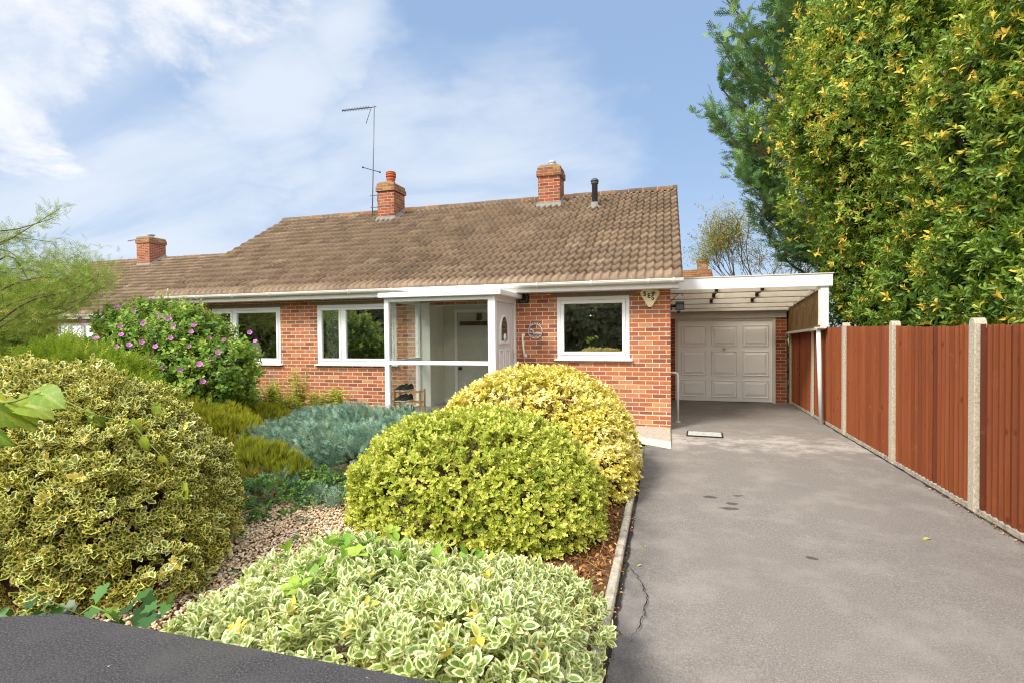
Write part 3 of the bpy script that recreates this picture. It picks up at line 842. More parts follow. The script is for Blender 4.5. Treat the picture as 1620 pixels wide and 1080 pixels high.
def frame_bars(b, x0, x1, z0, z1, y0, y1, w):
    b.box(x0, x1, y0, y1, z0, z0+w); b.box(x0, x1, y0, y1, z1-w, z1)
    b.box(x0, x0+w, y0, y1, z0+w, z1-w); b.box(x1-w, x1, y0, y1, z0+w, z1-w)

def window(parent, x0, x1, z0, z1, Y, mull=(), w=.055, sash=.05, proud=.0, sill=True):
    f = MB(); frame_bars(f, x0, x1, z0, z1, Y-.012, Y+.06, w)
    edges = [x0+w] + [e for mx in mull for e in (mx-.03, mx+.03)] + [x1-w]
    for mx in mull: f.box(mx-.03, mx+.03, Y-.0121, Y+.059, z0+w, z1-w)
    wo = f.build('window', M['white'], parent, bevel=.006)
    for a, c in zip(edges[0::2], edges[1::2]):
        s = MB(); frame_bars(s, a+.003, c-.003, z0+w+.003, z1-w-.003, Y-.022, Y+.045, sash)
        s.build('sash', M['white'], wo, bevel=.008)
        MB().box(a+sash*.6, c-sash*.6, Y+.010, Y+.016, z0+w+sash*.6, z1-w-sash*.6).build('pane', M['glass'], wo)
    if sill:
        MB().add(*wedge(x0-.05, x1+.05, Y-.075, Y+.0, z0-.035, z0+.0)).build('sill', M['white'], wo, bevel=.005)
    return wo
def wedge(x0, x1, y0, y1, z0, z1):
    return ([(x0,y0,z0),(x1,y0,z0),(x1,y1,z0),(x0,y1,z0),(x0,y0,z1-.012),(x1,y0,z1-.012),(x1,y1,z1),(x0,y1,z1)],
            [(0,3,2,1),(4,5,6,7),(0,1,5,4),(1,2,6,5),(2,3,7,6),(3,0,4,7)])

def gutter_run(parent, x0, x1, Y, z, brackets=None):
    """half-round gutter along X with its lip at (Y, z)"""
    prof = []
    r = .056; k = 9
    for i in range(k): t = math.pi + math.pi*i/(k-1); prof.append((Y + r + r*math.cos(t), z - .010 + r*math.sin(t)*.95))
    prof = [(Y-.004, z+.003), (Y-.004, z-.008)] + prof + [(Y+2*r, z)]
    inner = [(y + (Y+r-y)*.10, zz + .006) for y, zz in reversed(prof[2:])]
    b = MB().prism(prof + inner + [(Y+.006, z+.003)], x0, x1, 'x')
    g = b.build('gutter', M['gutter'], parent, smooth=False)
    if brackets:
        for x in brackets:
            bb = MB()
            ring = [(Y - .010 + (r+.007)*1.0 + (r+.010)*math.cos(math.pi+math.pi*i/8), z - .012 + (r+.008)*math.sin(math.pi+math.pi*i/8)) for i in range(9)]
            bb.prism([(Y-.010, z+.008)] + ring + [(Y+.11, z)], x-.014, x+.014, 'x')
            bb.build('bracket', M['gutter'], g)
    return g

def chimney(parent, x0, x1, y0, y1, zb, ztop, pot, slope_at, mb='brick_dark', caph=.17):
    c = MB().box(x0, x1, y0, y1, zb, ztop-caph+.004).build('chimney', M[mb], parent)
    cp = MB().box(x0-.038, x1+.038, y0-.038, y1+.038, ztop-caph, ztop-.05).box(x0-.016, x1+.016, y0-.016, y1+.016, ztop-.0505, ztop+.03)
    cp.build('corbel', M['brick_lichen'], c, bevel=.012)
    # mortar bed on top
    MB().prism([(x0-.012,ztop+.0295),(x1+.012,ztop+.0295),(x1-.08,ztop+.075),(x0+.08,ztop+.075)], y0-.01, y1+.01, 'y').build('mortar_cap', M['cap'], c)
    # flashing skirt following the slope: upstand against the brick plus an apron on the tiles
    f = MB(); N = 14
    def irregular(a): return a*random.uniform(.86, 1.14)
    for side in ('front', 'right', 'left'):
        vs = []; 
        for i in range(N+1):
            t = i/N
            if side == 'front': x, y, ox, oy = x0-.03+(x1-x0+.06)*t, y0, 0, -1
            elif side == 'right': x, y, ox, oy = x1, y0-.02+(y1-y0)*t, 1, 0
            else: x, y, ox, oy = x0, y0-.02+(y1-y0)*t, -1, 0
            zz = slope_at(y)
            u = irregular(.10); e = irregular(.07)
            if side == 'front': e *= 1.0
            vs += [(x+ox*.004, y+oy*.004, zz-.06), (x+ox*.010, y+oy*.010, zz+u+.05), (x+ox*.022, y+oy*.022, zz+.065), (x+ox*e, y+oy*e, slope_at(y+oy*e)+.085), (x+ox*(e+.012), y+oy*(e+.012), slope_at(y+oy*e)+.03)]
        fs = [(i*5+j, i*5+j+1, (i+1)*5+j+1, (i+1)*5+j) for i in range(N) for j in range(4)]
        f.add(vs, fs, True)
    f.build('flashing', M['flash'], c)
    cx, cy = (x0+x1)/2, (y0+y1)/2
    if pot == 'clay':
        MB().lathe([(.13,0),(.13,.03),(.105,.06),(.10,.13),(.12,.15),(.12,.19),(.105,.20),(.105,.215),(.135,.22),(.135,.255),(.115,.26),(.115,.275),(.135,.28),(.135,.31),(.115,.315),(.115,.33),(.13,.335),(.11,.36),(.04,.37)], (cx, cy, ztop+.05), 22).build('chimney_pot', M['pot'], c)
    elif pot == 'metal':
        MB().lathe([(.085,0),(.085,.09),(.082,.095),(.082,.10),(.092,.105),(.092,.165),(.085,.17)], (cx+.03, cy, ztop+.06), 18).build('flue_terminal', M['zinc'], c)
    else:
        MB().lathe([(.10,0),(.10,.10)], (cx, cy, ztop+.06), 16).lathe([(.17,.13),(.17,.16)], (cx, cy, ztop+.06), 16).tube([(cx,cy,ztop+.1),(cx,cy,ztop+.22)], .02).build('cowl', M['zinc'], c)
    return c

# ------------------------------------------------------------------ the bungalow
FY = 9.244
bung = thing('bungalow', (-5.2, FY, 0), 'red brick bungalow with brown tiled roof, two chimneys and white windows', 'bungalow')
EZ, EY, RY, RZ = 2.512, 8.86, 13.0, 4.955
def slope(y): return EZ + (RZ-EZ)*(y-EY)/(RY-EY)
wb = MB()
HX0, HX1 = -10.45, .07
holes = [(-9.608,-7.803,1.05,2.23), (-6.895,-5.075,1.055,2.245), (-4.36,-2.74,-.1,2.20), (-1.873,-.606,1.185,2.275)]
wall_with_holes(wb, HX0, HX1, -.1, 2.46, FY, FY+.24, holes)
wb.box(HX1-.24, HX1, FY+.2403, 17.0, -.1, 2.46).box(HX0, HX0+.24, FY+.2403, 17.0, -.1, 2.46).box(HX0+.2403, HX1-.2403, 16.76, 17.0, -.1, 2.46)
# gables
for xa in (HX0, HX1-.24):
    wb.prism([(FY, 2.4603), (17.0-.24+.24, 2.4603), (RY, RZ-.28)], xa, xa+.2395, 'x')
wb.build('wall', M['brick'], bung)
def strip_band(x0, x1, z0, z1, name, m, y=FY-.003): return MB().box(x0, x1, y, FY+.05, z0, z1).build(name, m, bung)
for a, c, z in ((-9.75,-7.68,2.233), (-7.03,-4.95,2.248), (-1.98,-.50,2.278)):
    strip_band(a, c, z, z+.066, 'lintel', M['lintel'], FY-.002)
# damp course line
for a, c in ((HX0, -4.70), (-2.55, HX1)):
    MB().box(a, c+.002, FY-.004, FY+.02, .222, .238).build('damp_course', painted('pale_mortar', lin('#dccbb0'), .9, .2), bung) if a < -5 else MB().box(a, c+.002, FY-.004, FY+.02, .222, .238).build('damp_course', bpy.data.materials['pale_mortar'], bung)
# inner linings
il = MB()
il.box(HX0+.24, HX1-.24, FY+.242, FY+.25, .25, .26)
MB().box(HX0+.2402, HX1-.2402, FY+.2402, 16.7, .18, .25).build('inner_floor', painted('carpet', (.22,.19,.16,1), .95, .1), bung)
MB().box(HX0+.2402, HX1-.2402, FY+.2402, 16.7, 2.40, 2.44).build('ceiling', M['plaster'], bung)
iw = MB()
for x in (-7.35, -4.86, -2.2): MB().box(x-.05, x+.05, FY+.241, 13.19, .2501, 2.3999).build('inner_wall', M['plaster'], bung)
for a, c, y in ((HX0+.241, -7.402, 13.2), (-7.298, -4.912, 13.2), (-2.148, HX1-.241, 12.4)): MB().box(a, c, y, y+.1, .2501, 2.3999).build('inner_wall', M['plaster'], bung)
# recess behind the porch
for a in (-4.3597, -2.7483): MB().box(a, a+.008, FY-.019, FY+.2403, .2503, 2.1995).build('reveal', M['plaster'], bung)
for a, c in ((-4.42, -4.3605), (-2.7395, -2.68)): MB().box(a, c, FY+.2405, 9.95, .2502, 2.399).build('recess_wall', M['plaster'], bung)
MB().box(-4.3595, -2.7405, 9.87, 9.93, .2502, 2.399).build('recess_back', painted('recess_paint', (.62,.60,.53,1), .7, .1), bung)
MB().box(-4.356, -2.744, FY+.001, 9.868, 2.202, 2.26).build('recess_ceiling', M['plaster_white'], bung)
MB().box(-4.3595, -4.342, FY+.02, 9.868, .2504, .34).box(-4.3415, -4.12, 9.852, 9.869, .2504, .34).build('skirting', M['white'], bung)
dr = MB(); frame_bars(dr, -4.10, -3.12, .2503, 2.12, 9.835, 9.868, .06); dr.build('front_door_frame', M['white'], bung, bevel=.004)
fd = MB().box(-4.035, -3.185, 9.845, 9.866, .256, 2.055).build('front_door', M['plaster_grey'], bung)
MB().box(-3.98, -3.24, 9.82, 9.8445, 1.80, 1.88).build('rail', M['wood_dark'], fd)
MB().box(-3.62, -3.52, 9.823, 9.8447, 1.90, 2.04).build('coat_hook', M['wood_dark'], fd)
MB().lathe([(.028,0),(.032,.02),(.012,.03),(.012,.05),(.03,.055),(.028,.085)], (-3.97, 9.845, .95), 14, Matrix.Rotation(R(90),3,'X')).build('handle', M['black'], fd)
bp = MB().box(-3.10, -2.95, 9.842, 9.8695, .2505, 1.95); bp.build('door_side_panel', M['wood_dark'], bung)
MB().box(-4.66, -4.3605, FY-.02, FY-.002, .255, 2.24).build('porch_lining', M['plaster_white'], bung)
MB().box(-2.739, -2.66, FY-.02, FY-.002, .255, 2.24).build('porch_lining', M['plaster_white'], bung)
# roof
rf = tile_roof('roof', bung, -10.75, .262, EY, EZ, RY, RZ, 17)
ridge_tiles(rf, -10.76, .268, RY, RZ+.03)
# verge undercloak
MB().prism([(EY, EZ-.02-.045), (RY, RZ-.02-.045), (RY, RZ-.022), (EY, EZ-.022)], .07, .255, 'x').build('undercloak', M['cap'], rf)
MB().prism([(EY, EZ-.02-.045), (RY, RZ-.02-.045), (RY, RZ-.022), (EY, EZ-.022)], -10.74, -10.45, 'x').build('undercloak', M['cap'], rf)
MB().box(-10.72, .20, EY+.035, EY+.055, 2.352, 2.495).build('fascia', M['gutter'], bung, bevel=.003)
MB().box(-10.72, .20, EY+.0552, FY-.001, 2.355, 2.365).build('soffit', M['gutter'], bung)
gutter_run(bung, -10.83, .27, EY-.082, 2.497, [x*0.93-10.5 for x in range(12)] + [.12])
chimney(bung, -7.285, -6.80, 12.34, 12.93, 4.2, 5.545, 'clay', slope)
chimney(bung, -2.965, -2.43, 12.46, 12.98, 4.3, 5.60, 'metal', slope, caph=.20)
fl = MB().lathe([(.066,-.2),(.066,.60),(.085,.602),(.085,.63),(.075,.635),(.075,.65),(.092,.652),(.092,.68),(.075,.70),(.055,.72),(.03,.73)], (-1.56, 12.16, 4.43), 18).build('flue_pipe', M['fluemat'], bung)
MB().lathe([(.17,.0),(.15,.05),(.09,.09),(.07,.16)], (-1.56, 12.15, 4.46), 18, Matrix.Rotation(R(18),3,'X')).build('flue_collar', M['flash'], fl)
# windows
window(bung, *holes[0], FY+.012, [-9.02])
window(bung, *holes[1], FY+.012, [-6.30])
window(bung, *holes[3], FY+.012, [], w=.06, sash=.062)

def curtain(x0, x1, z0, z1, y, label, amp=.02, waves=5):
    b = MB(); n = 60; vs = []
    for j in range(6):
        z = z0+(z1-z0)*j/5
        for i in range(n+1):
            t = i/n; sway = .02*math.sin(j*1.1)*t
            vs.append((x0+(x1-x0)*t + sway, y+amp*math.sin(t*waves*6.28+.3*j), z))
    b.add(vs, [(j*(n+1)+i, j*(n+1)+i+1, (j+1)*(n+1)+i+1, (j+1)*(n+1)+i) for j in range(5) for i in range(n)], True)
    o = b.build('curtain', M['curtain']); 
    sol = o.modifiers.new('thick', 'SOLIDIFY'); sol.thickness = .004
    return tag(o, label, 'curtain', 'pale curtains drawn back inside the windows')
curtain(-6.82, -6.45, .75, 2.24, FY+.17, 'pale curtain drawn aside in the window beside the glazed porch')
curtain(-9.52, -9.08, .75, 2.22, FY+.17, 'pale curtain drawn aside in the window behind the flowering hibiscus')
o = MB().box(-1.80, -.68, FY+.13, FY+.134, 2.085, 2.25).tube([(-1.8,FY+.132,2.08),(-.68,FY+.132,2.08)], .011).build('roller_blind', M['blind'])
tag(o, 'pale yellow roller blind rolled up in the square window', 'blind')

# ------------------------------------------------------------------ glazed porch
PX0, PX1, PY0 = -4.63, -2.63, 8.0
porch = thing('glazed_porch', ((PX0+PX1)/2, 8.6, .1), 'white framed glazed porch with a panelled side door', 'porch')
f = MB()
TZ = 2.262
f.box(PX0, PX0+.085, PY0, PY0+.085, .22, TZ).box(PX1-.125, PX1, PY0, PY0+.10, .22, TZ)
f.box(PX0+.085, PX1-.125, PY0+.004, PY0+.08, .22, .285).box(PX0+.085, PX1-.125, PY0+.004, PY0+.08, 1.135, 1.20).box(PX0+.085, PX1-.125, PY0+.004, PY0+.08, 2.195, TZ)
f.box(PX0+.004, PX0+.08, PY0+.085, FY-.06, .22, .285).box(PX0+.004, PX0+.08, PY0+.085, FY-.06, 1.135, 1.20).box(PX0+.004, PX0+.08, PY0+.085, FY-.06, 2.195, TZ).box(PX0, PX0+.085, FY-.06, FY-.004, .22, TZ)
f.box(PX1-.085, PX1-.004, PY0+.10, FY-.075, 2.17, TZ).box(PX1-.085, PX1, FY-.075, FY-.004, .22, TZ).box(PX1-.085, PX1-.004, PY0+.10, FY-.075, .22, .262)
f.build('porch_frame', M['white'], porch, bevel=.005)
MB().box(PX0-.02, PX1+.0, PY0-.012, PY0+.12, .16, .2195).build('porch_sill', M['white'], porch, bevel=.004)
MB().box(PX0+.03, PX1-.03, PY0+.03, FY-.003, .0, .159).build('porch_base', M['brick_dark'], porch)
MB().box(PX0+.086, PX1-.126, PY0+.121, FY-.022, .2, .25).box(-4.355, -2.745, FY-.0215, 9.83, .2505, .256).build('porch_floor', painted('porch_tile', (.42,.38,.33,1), .5, .2), porch)
r = MB().box(PX0-.07, PX1+.12, PY0-.085, FY-.006, TZ+.0005, 2.345)
r.build('porch_roof', M['white'], porch, bevel=.010)
for z0, z1 in ((.275, 1.145), (1.19, 2.205)):
    MB().box(PX0+.078, PX1-.118, PY0+.038, PY0+.044, z0, z1).build('pane', M['porch_glass'], porch)
    MB().box(PX0+.038, PX0+.044, PY0+.078, FY-.055, z0, z1).build('pane', M['porch_glass'], porch)
# side door, seen obliquely
dX = PX1 - .03
dy0, dy1 = PY0+.115, FY-.09
d = MB().box(dX-.045, dX, dy0, dy1-.14, .265, 2.168).build('side_door', M['door_grey'], porch, bevel=.004)
MB().box(dX-.04, dX+.012, dy1-.137, dy1-.075, .265, 2.168).box(dX-.04, dX+.002, dy1-.0748, dy1, .265, 2.168).build('door_jamb', M['door_grey'], porch, bevel=.004)
cy0 = (dy0+dy1-.14)/2
def arch(w, h, n=12): return [(cy0-w, 0), (cy0+w, 0)] + [(cy0+w*math.cos(math.pi*i/n), h + w*1.25*math.sin(math.pi*i/n)) for i in range(n+1)]
ao = arch(.26, .16); ai = arch(.19, .17)
an = MB(); z = 1.50
vs = [(dX+.016, y, z-.03+zz) for y, zz in ao] + [(dX+.016, y, z+.02+zz) for y, zz in ai] + [(dX+.001, y, z-.03+zz) for y, zz in ao] + [(dX+.001, y, z+.02+zz) for y, zz in ai]
k = len(ao)
an.add(vs, [(i, (i+1)%k, k+(i+1)%k, k+i) for i in range(k)] + [(2*k+i, 2*k+(i+1)%k, (i+1)%k, i) for i in range(k)] + [(k+i, k+(i+1)%k, 3*k+(i+1)%k, 3*k+i) for i in range(k)])
an.build('arch_trim', M['white'], d)
MB().prism([(y, z+.021+zz) for y, zz in ai], dX+.002, dX+.006, 'x').build('arched_pane', painted('dark_arched_glass', (.05,.06,.045,1), .08, .0, spec=.6), d)
MB().lathe([(.001,0),(.07,.002),(.07,.01),(.001,.012)], (dX+.012, cy0, z+.07), 12, Matrix.Rotation(R(90),3,'Y')).build('sunburst', M['white'], d)
def raised(y0, y1, z0, z1, nm='door_panel'):
    q = MB(); frame_bars_x(q, dX, y0, y1, z0, z1, .03, .014); q.add([(dX+.004,y0+.06,z0+.06),(dX+.004,y1-.06,z0+.06),(dX+.004,y1-.06,z1-.06),(dX+.004,y0+.06,z1-.06)], [(0,1,2,3)])
    q.build(nm, M['white'], d, bevel=.006)
def frame_bars_x(b, x, y0, y1, z0, z1, w, h):
    b.box(x+.001, x+h, y0, y1, z0, z0+w).box(x+.001, x+h, y0, y1, z1-w, z1).box(x+.001, x+h, y0, y0+w, z0+w, z1-w).box(x+.001, x+h, y1-w, y1, z0+w, z1-w)
raised(cy0-.30, cy0-.05, .80, 1.38); raised(cy0+.05, cy0+.30, .80, 1.38); raised(cy0-.3, cy0+.3, .34, .60)
MB().box(dX+.001, dX+.016, cy0-.13, cy0+.13, .66, .73).build('letter_plate', M['white'], d, bevel=.004)
hd = MB().box(dX+.0125, dX+.022, dy1-.125, dy1-.095, 1.12, 1.36).build('handle', M['chrome'], d, bevel=.003)
MB().tube([(dX+.02,dy1-.11,1.28),(dX+.055,dy1-.11,1.28),(dX+.055,dy1-.22,1.28)], .010).build('lever', M['chrome'], d)

# shoe rack and shoes
rk = thing('shoe_rack', (-4.3, 8.24, .25), 'slatted bamboo shoe rack standing inside the glazed porch', 'shoe rack')
RX0, RX1, RYa, RYb = -4.53, -4.05, 8.155, 8.335
for x in (RX0, RX1):
    for yy in (RYa, RYb):
        MB().box(x-.014, x+.014, yy-.012, yy+.012, .251, .70).build('post', M['bamboo'], rk, bevel=.003)
for zz in (.285, .475, .655):
    q = MB(); 
    for i in range(4): yy = RYa+.015+i*(RYb-RYa-.03)/3; q.box(RX0+.0145, RX1-.0145, yy-.014, yy+.014, zz-.009, zz+.009)
    q.build('shelf', M['bamboo'], rk, bevel=.003)
def shoe(mat):
    up = MB(); so_ = MB(); n = 11; k = 12
    W = [.028,.034,.037,.036,.034,.034,.038,.044,.047,.042,.022]; H = [.075,.098,.100,.085,.088,.092,.078,.062,.052,.042,.022]; W2 = [.024,.030,.028,.022,.026,.030,.034,.040,.042,.036,.016]
    vs = []
    for i in range(n):
        y = -.14 + .28*i/(n-1)
        for j in range(k):
            t = math.pi*j/(k-1)
            s = math.sin(t); wv = W[i]*(1-s)+W2[i]*s
            vs.append((math.copysign(abs(math.cos(t))**.7, math.cos(t))*wv, y, .022 + H[i]*abs(s)**.6))
    fs = [(i*k+j, i*k+j+1, (i+1)*k+j+1, (i+1)*k+j) for i in range(n-1) for j in range(k-1)] + [tuple(range(k)), tuple(range((n-1)*k, n*k))] 
    up.add(vs, fs, True)
    o = [(W[i]+.005, -.143+.286*i/(n-1)) for i in range(n)]; poly = o + [(-x, y) for x, y in reversed(o)]
    so_.prism(poly, 0, .024, 'z')
    return up, so_
def place_shoes(x, y, z, mat, labels, spread=.10, white=True):
    for i, lab in enumerate(labels):
        t = thing('shoe', (x+i*spread, y, z), lab, 'shoe', 'pairs of dark shoes on the shoe rack')
        t.rotation_euler = (0, 0, R(158 + i*9))
        up, so_ = shoe(mat)
        a = up.build('upper', mat, t); a.location = (0,0,0)
        c = so_.build('sole', M['sole'] if white else M['shoe2'], t, bevel=.004); c.location = (0,0,0)
        if i == 0 or True:
            l = MB()
            for q in range(4): l.tube([(-.020,.01+q*.022,.108-q*.010),(.020,.016+q*.022,.108-q*.010)], .003, 5)
            cc = l.build('laces', M['shoe2'], t); cc.location = (0,0,0)
place_shoes(-4.43, 8.235, .665, M['shoe'], ['black white-soled shoe on the top shelf of the rack, nearer the corner post', 'black white-soled shoe on the top shelf of the rack, farther from the corner post'])
place_shoes(-4.44, 8.235, .485, M['shoe'], ['black trainer on the middle shelf of the rack, nearer the corner post', 'black trainer on the middle shelf of the rack, farther from the corner post'])
place_shoes(-4.42, 8.235, .295, M['shoe2'], ['dark-soled charcoal shoe on the bottom shelf, nearer the corner post', 'dark-soled charcoal shoe on the bottom shelf, farther from the corner post'], white=False)

# ------------------------------------------------------------------ things on the front wall
def tri_round(r, n=8, cx=0, cz=0, R0=.15):
    pts = []
    for a in (90+180, 90+180+120, 90+180+240):
        c = (cx+R0*math.cos(R(a)), cz+R0*math.sin(R(a)))
        for i in range(n+1):
            t = R(a-60+120*i/n); pts.append((c[0]+r*math.cos(t), c[1]+r*math.sin(t)))
    return pts
AX, AZ = -.262, 2.238
al = thing('alarm_box', (AX, FY, AZ), 'cream triangular alarm box lettered SES high on the brick wall', 'alarm box')
MB().prism([(x*1.0, z) for x, z in tri_round(.052, cx=AX, cz=AZ, R0=.125)], FY-.055, FY-.001, 'y').build('cover', M['alarm'], al, bevel=.012)
def letters(items, Y, m, parent, name='lettering'):
    for txt, x, z, size in items:
        cu = bpy.data.curves.new('t', 'FONT'); cu.body = txt; cu.size = size; cu.extrude = .0015; cu.align_x = 'CENTER'; cu.align_y = 'CENTER'; cu.offset = size*.03
        o = bpy.data.objects.new('t', cu); COL.objects.link(o)
        o.rotation_euler = (R(90), 0, 0); o.location = (x, Y, z)
        bpy.context.view_layer.update()
        me = bpy.data.meshes.new_from_object(o.evaluated_get(bpy.context.evaluated_depsgraph_get()))
        me.transform(o.matrix_world); me.name = name
        bpy.data.objects.remove(o); me.materials.clear(); me.materials.append(m)
        link(name, me, parent)
letters([('S', AX-.085, AZ+.046, .105), ('E', AX-.016, AZ+.012, .105), ('S', AX+.046, AZ-.022, .105)], FY-.0565, M['ink'], al)
em = MB()
frame_bars(em, AX+.028, AX+.085, AZ+.032, AZ+.080, FY-.0585, FY-.0552, .011)
em.box(AX+.049, AX+.064, FY-.0582, FY-.0552, AZ+.046, AZ+.066).bar((AX+.03,FY-.057,AZ+.036),(AX+.05,FY-.057,AZ+.054),.003,.010)
em.build('emblem', M['ink'], al)

vt = thing('wall_vent', (-2.485, FY, 2.285), 'black square extractor vent on the brick wall beside the porch', 'vent')
b = MB(); frame_bars(b, -2.582, -2.388, 2.185, 2.375, FY-.045, FY-.001, .022); b.build('vent_frame', M['black'], vt, bevel=.012)
b = MB(); n = 22
vs = [(-2.485+rr*math.cos(6.283*i/n), yy, 2.28+rr*math.sin(6.283*i/n)) for rr, yy in ((.083,-.040),(.083,-.052),(.070,-.052),(.070,-.012)) for i in range(n)]
b.add([(x, FY+y_, z_) for x, y_, z_ in vs], [(j*n+i, j*n+(i+1)%n, (j+1)*n+(i+1)%n, (j+1)*n+i) for j in range(3) for i in range(n)], True)
b.build('vent_ring', M['steel'], vt)
b = MB().box(-2.562, -2.408, FY-.012, FY-.003, 2.205, 2.355)
for i in range(6): b.box(-2.55, -2.42, FY-.028, FY-.0125, 2.222+i*.021, 2.230+i*.021)
b.build('louvre', M['black'], vt)

# house-name ring with a bird on water
pq = thing('wall_plaque', (-2.275, FY, 1.68), 'round metal ring plaque of a swimming bird on the brick wall', 'plaque')
b = MB(); n = 28; ring = [(-2.275+.128*math.cos(6.283*i/n), FY-.012, 1.672+.128*math.sin(6.283*i/n)) for i in range(n+1)]
b.tube(ring, .009, 6, False); b.build('ring', M['swan'], pq)
b = MB().tube([(-2.385,FY-.012,1.690),(-2.35,FY-.012,1.705),(-2.315,FY-.012,1.685),(-2.315,FY-.012,1.650),(-2.29,FY-.012,1.628)], [.010,.013,.012,.012,.018], 7)
b.tube([(-2.32,FY-.012,1.628),(-2.26,FY-.012,1.640),(-2.20,FY-.012,1.634),(-2.155,FY-.012,1.625)], [.012,.024,.022,.006], 8)
b.build('bird', M['swan'], pq)
b = MB(); b.tube([(-2.385+.22*i/12, FY-.012, 1.598+.006*math.sin(i*1.6)) for i in range(13)], .007, 6); b.build('water_line', M['swan'], pq)
b = MB()
for i in range(8):
    t = R(132 - i*12); c = (-2.275+.152*math.cos(t), FY-.012, 1.672+.152*math.sin(t))
    b.obox(c, (.012, .006, .028), Matrix.Rotation(-(R(90)-t)*-1 - R(0), 3, 'Y') if False else Matrix.Rotation(R(90)-t, 3, 'Y'))
b.build('name_letters', M['swan'], pq)

gb = thing('grab_rail', (-2.48, FY, 1.3), 'short white curved grab rail on the bricks beside the porch door', 'grab rail')
MB().tube([(-2.505,FY-.002,1.60),(-2.505,FY-.045,1.585),(-2.497,FY-.062,1.52),(-2.482,FY-.062,1.35),(-2.470,FY-.055,1.245),(-2.468,FY-.002,1.235)], .016, 9).build('bar', M['white'], gb)
MB().lathe([(.033,0),(.03,.008)], (-2.505,FY-.001,1.60), 12, Matrix.Rotation(R(90),3,'X')).build('flange', M['white'], gb)
MB().lathe([(.036,0),(.032,.010)], (-2.468,FY-.001,1.232), 12, Matrix.Rotation(R(90),3,'X')).build('flange', M['white'], gb)

# television aerials
def aerial(base, top, boom, label, n_el=13, dip=None, bracket=None):
    t = thing('television_aerial', base, label, 'aerial')
    MB().tube([base, top], .014, 8).build('mast', M['steel'], t)
    a, c = Vector(boom[0]), Vector(boom[1]); b = MB().tube([a, c], .010, 6)
    d = (c-a).normalized(); side = d.cross(Vector((0,0,1))).normalized()
    for i in range(n_el):
        pnt = a.lerp(c, .22 + .78*i/(n_el-1)); up = Vector((0,0,1))
        L = .055 - .015*i/n_el
        b.tube([pnt - (side+up*.9).normalized()*L, pnt + (side+up*.9).normalized()*L], .0055, 5).tube([pnt - (side-up*.9).normalized()*L, pnt + (side-up*.9).normalized()*L], .0055, 5)
    b.build('boom', M['black'], t)
    if dip:
        MB().tube([dip[0], dip[1]], .010, 6).lathe([(.02,-.02),(.02,.02)], dip[0], 8).lathe([(.02,-.02),(.02,.02)], dip[1], 8).build('dipole', M['black'], t)
        e = Vector(boom[0]); MB().tube([e + d*.14, e + d*.30 + Vector((0,0,-.42))], .008, 5).build('reflector', M['black'], t)
    if bracket:
        b = MB()
        for z in bracket[0]:
            b.tube([(bracket[1]-.04, base[1]-.02, z), (bracket[2], base[1]-.02, z)], .011, 6)
        z0, z1 = bracket[0]; b.tube([(bracket[2], base[1]-.02, z1), (bracket[2]+.11, base[1]-.30, z1-.10), (bracket[2]+.11, base[1]-.30, z0+.10), (bracket[2], base[1]-.02, z0)], .010, 6)
        b.build('bracket', M['steel'], t)
    return t
aerial((-7.60,12.6,4.80), (-7.49,12.6,7.76), ((-7.44,12.62,7.73), (-8.41,12.5,7.70)), 'tall black television aerial on a thin mast beside the clay pot chimney', 18, ((-7.868,12.6,6.15),(-7.35,12.6,5.97)), ((5.04,5.36), -7.60, -7.37))

# ------------------------------------------------------------------ carport, garage
cpt = thing('carport', (1.4, 10.3, 0), 'white fronted flat roofed carport between the bungalow and the fence', 'carport')
CY = 10.23
MB().box(.075, 2.755, CY, CY+.03, 2.405, 2.615).build('fascia', M['white'], cpt, bevel=.004)
MB().box(.075, 2.77, CY-.012, CY+.05, 2.616, 2.634).build('trim', M['cream'], cpt)
def rz(y): return 2.575 + (2.20-2.575)*(y-CY)/(13.1-CY)
MB().prism([(CY+.0305, rz(CY)), (13.3, rz(13.3)), (13.3, rz(13.3)+.03), (CY+.0305, rz(CY)+.03)], .08, 2.74, 'x').build('roof_sheet', M['sheet'], cpt)
for yy in (10.75, 11.35, 11.95, 12.5, 12.95):
    MB().box(.075, 2.63, yy-.025, yy+.025, rz(yy)-.13, rz(yy)-.002).build('rafter', M['rafter'], cpt, bevel=.003)
    MB().box(.08, 2.625, yy-.0265, yy+.0265, rz(yy)-.142, rz(yy)-.1305).build('rafter_shade_strip', M['rafter_shade'], cpt)  # thin strip added to draw the shadow line under each rafter
br = MB()
for xx in (.92, 1.72):
    for yy in (10.75, 11.35, 11.95):
        br = MB().box(xx-.03, xx+.03, yy-.35, yy-.0275, rz(yy)-.060, rz(yy)-.030).box(xx-.03, xx+.03, yy-.040, yy-.0275, rz(yy)-.12, rz(yy)-.0605)
        br.build('bracket', M['wood_dark'], cpt)
MB().prism([(10.36, 1.70), (13.3, 1.58), (13.3, 2.12), (10.36, 2.44)], 2.635, 2.655, 'x').build('side_panel', M['ply'], cpt)
MB().prism([(10.33, 2.385), (13.05, 2.11), (13.05, 2.16), (10.33, 2.45)], 2.60, 2.634, 'x').build('side_rail', M['beam'], cpt)
MB().prism([(10.28, 1.655), (13.05, 1.555), (13.05, 1.60), (10.28, 1.70)], 2.58, 2.66, 'x').build('bottom_rail', M['cream'], cpt)
MB().box(2.575, 2.70, CY+.0305, CY+.06, 1.70, 2.404).build('corner_board', M['white'], cpt, bevel=.004)
MB().box(2.545, 2.574, CY+.05, CY+.08, 1.73, 2.404).box(2.48, 2.66, CY+.01, CY+.06, 1.675, 1.6995).build('corner_bracket', M['beam'], cpt)
MB().tube([(2.602,CY+.10,-.02),(2.555,CY+.10,1.70)], .036, 16).build('post', M['pipe'], cpt)
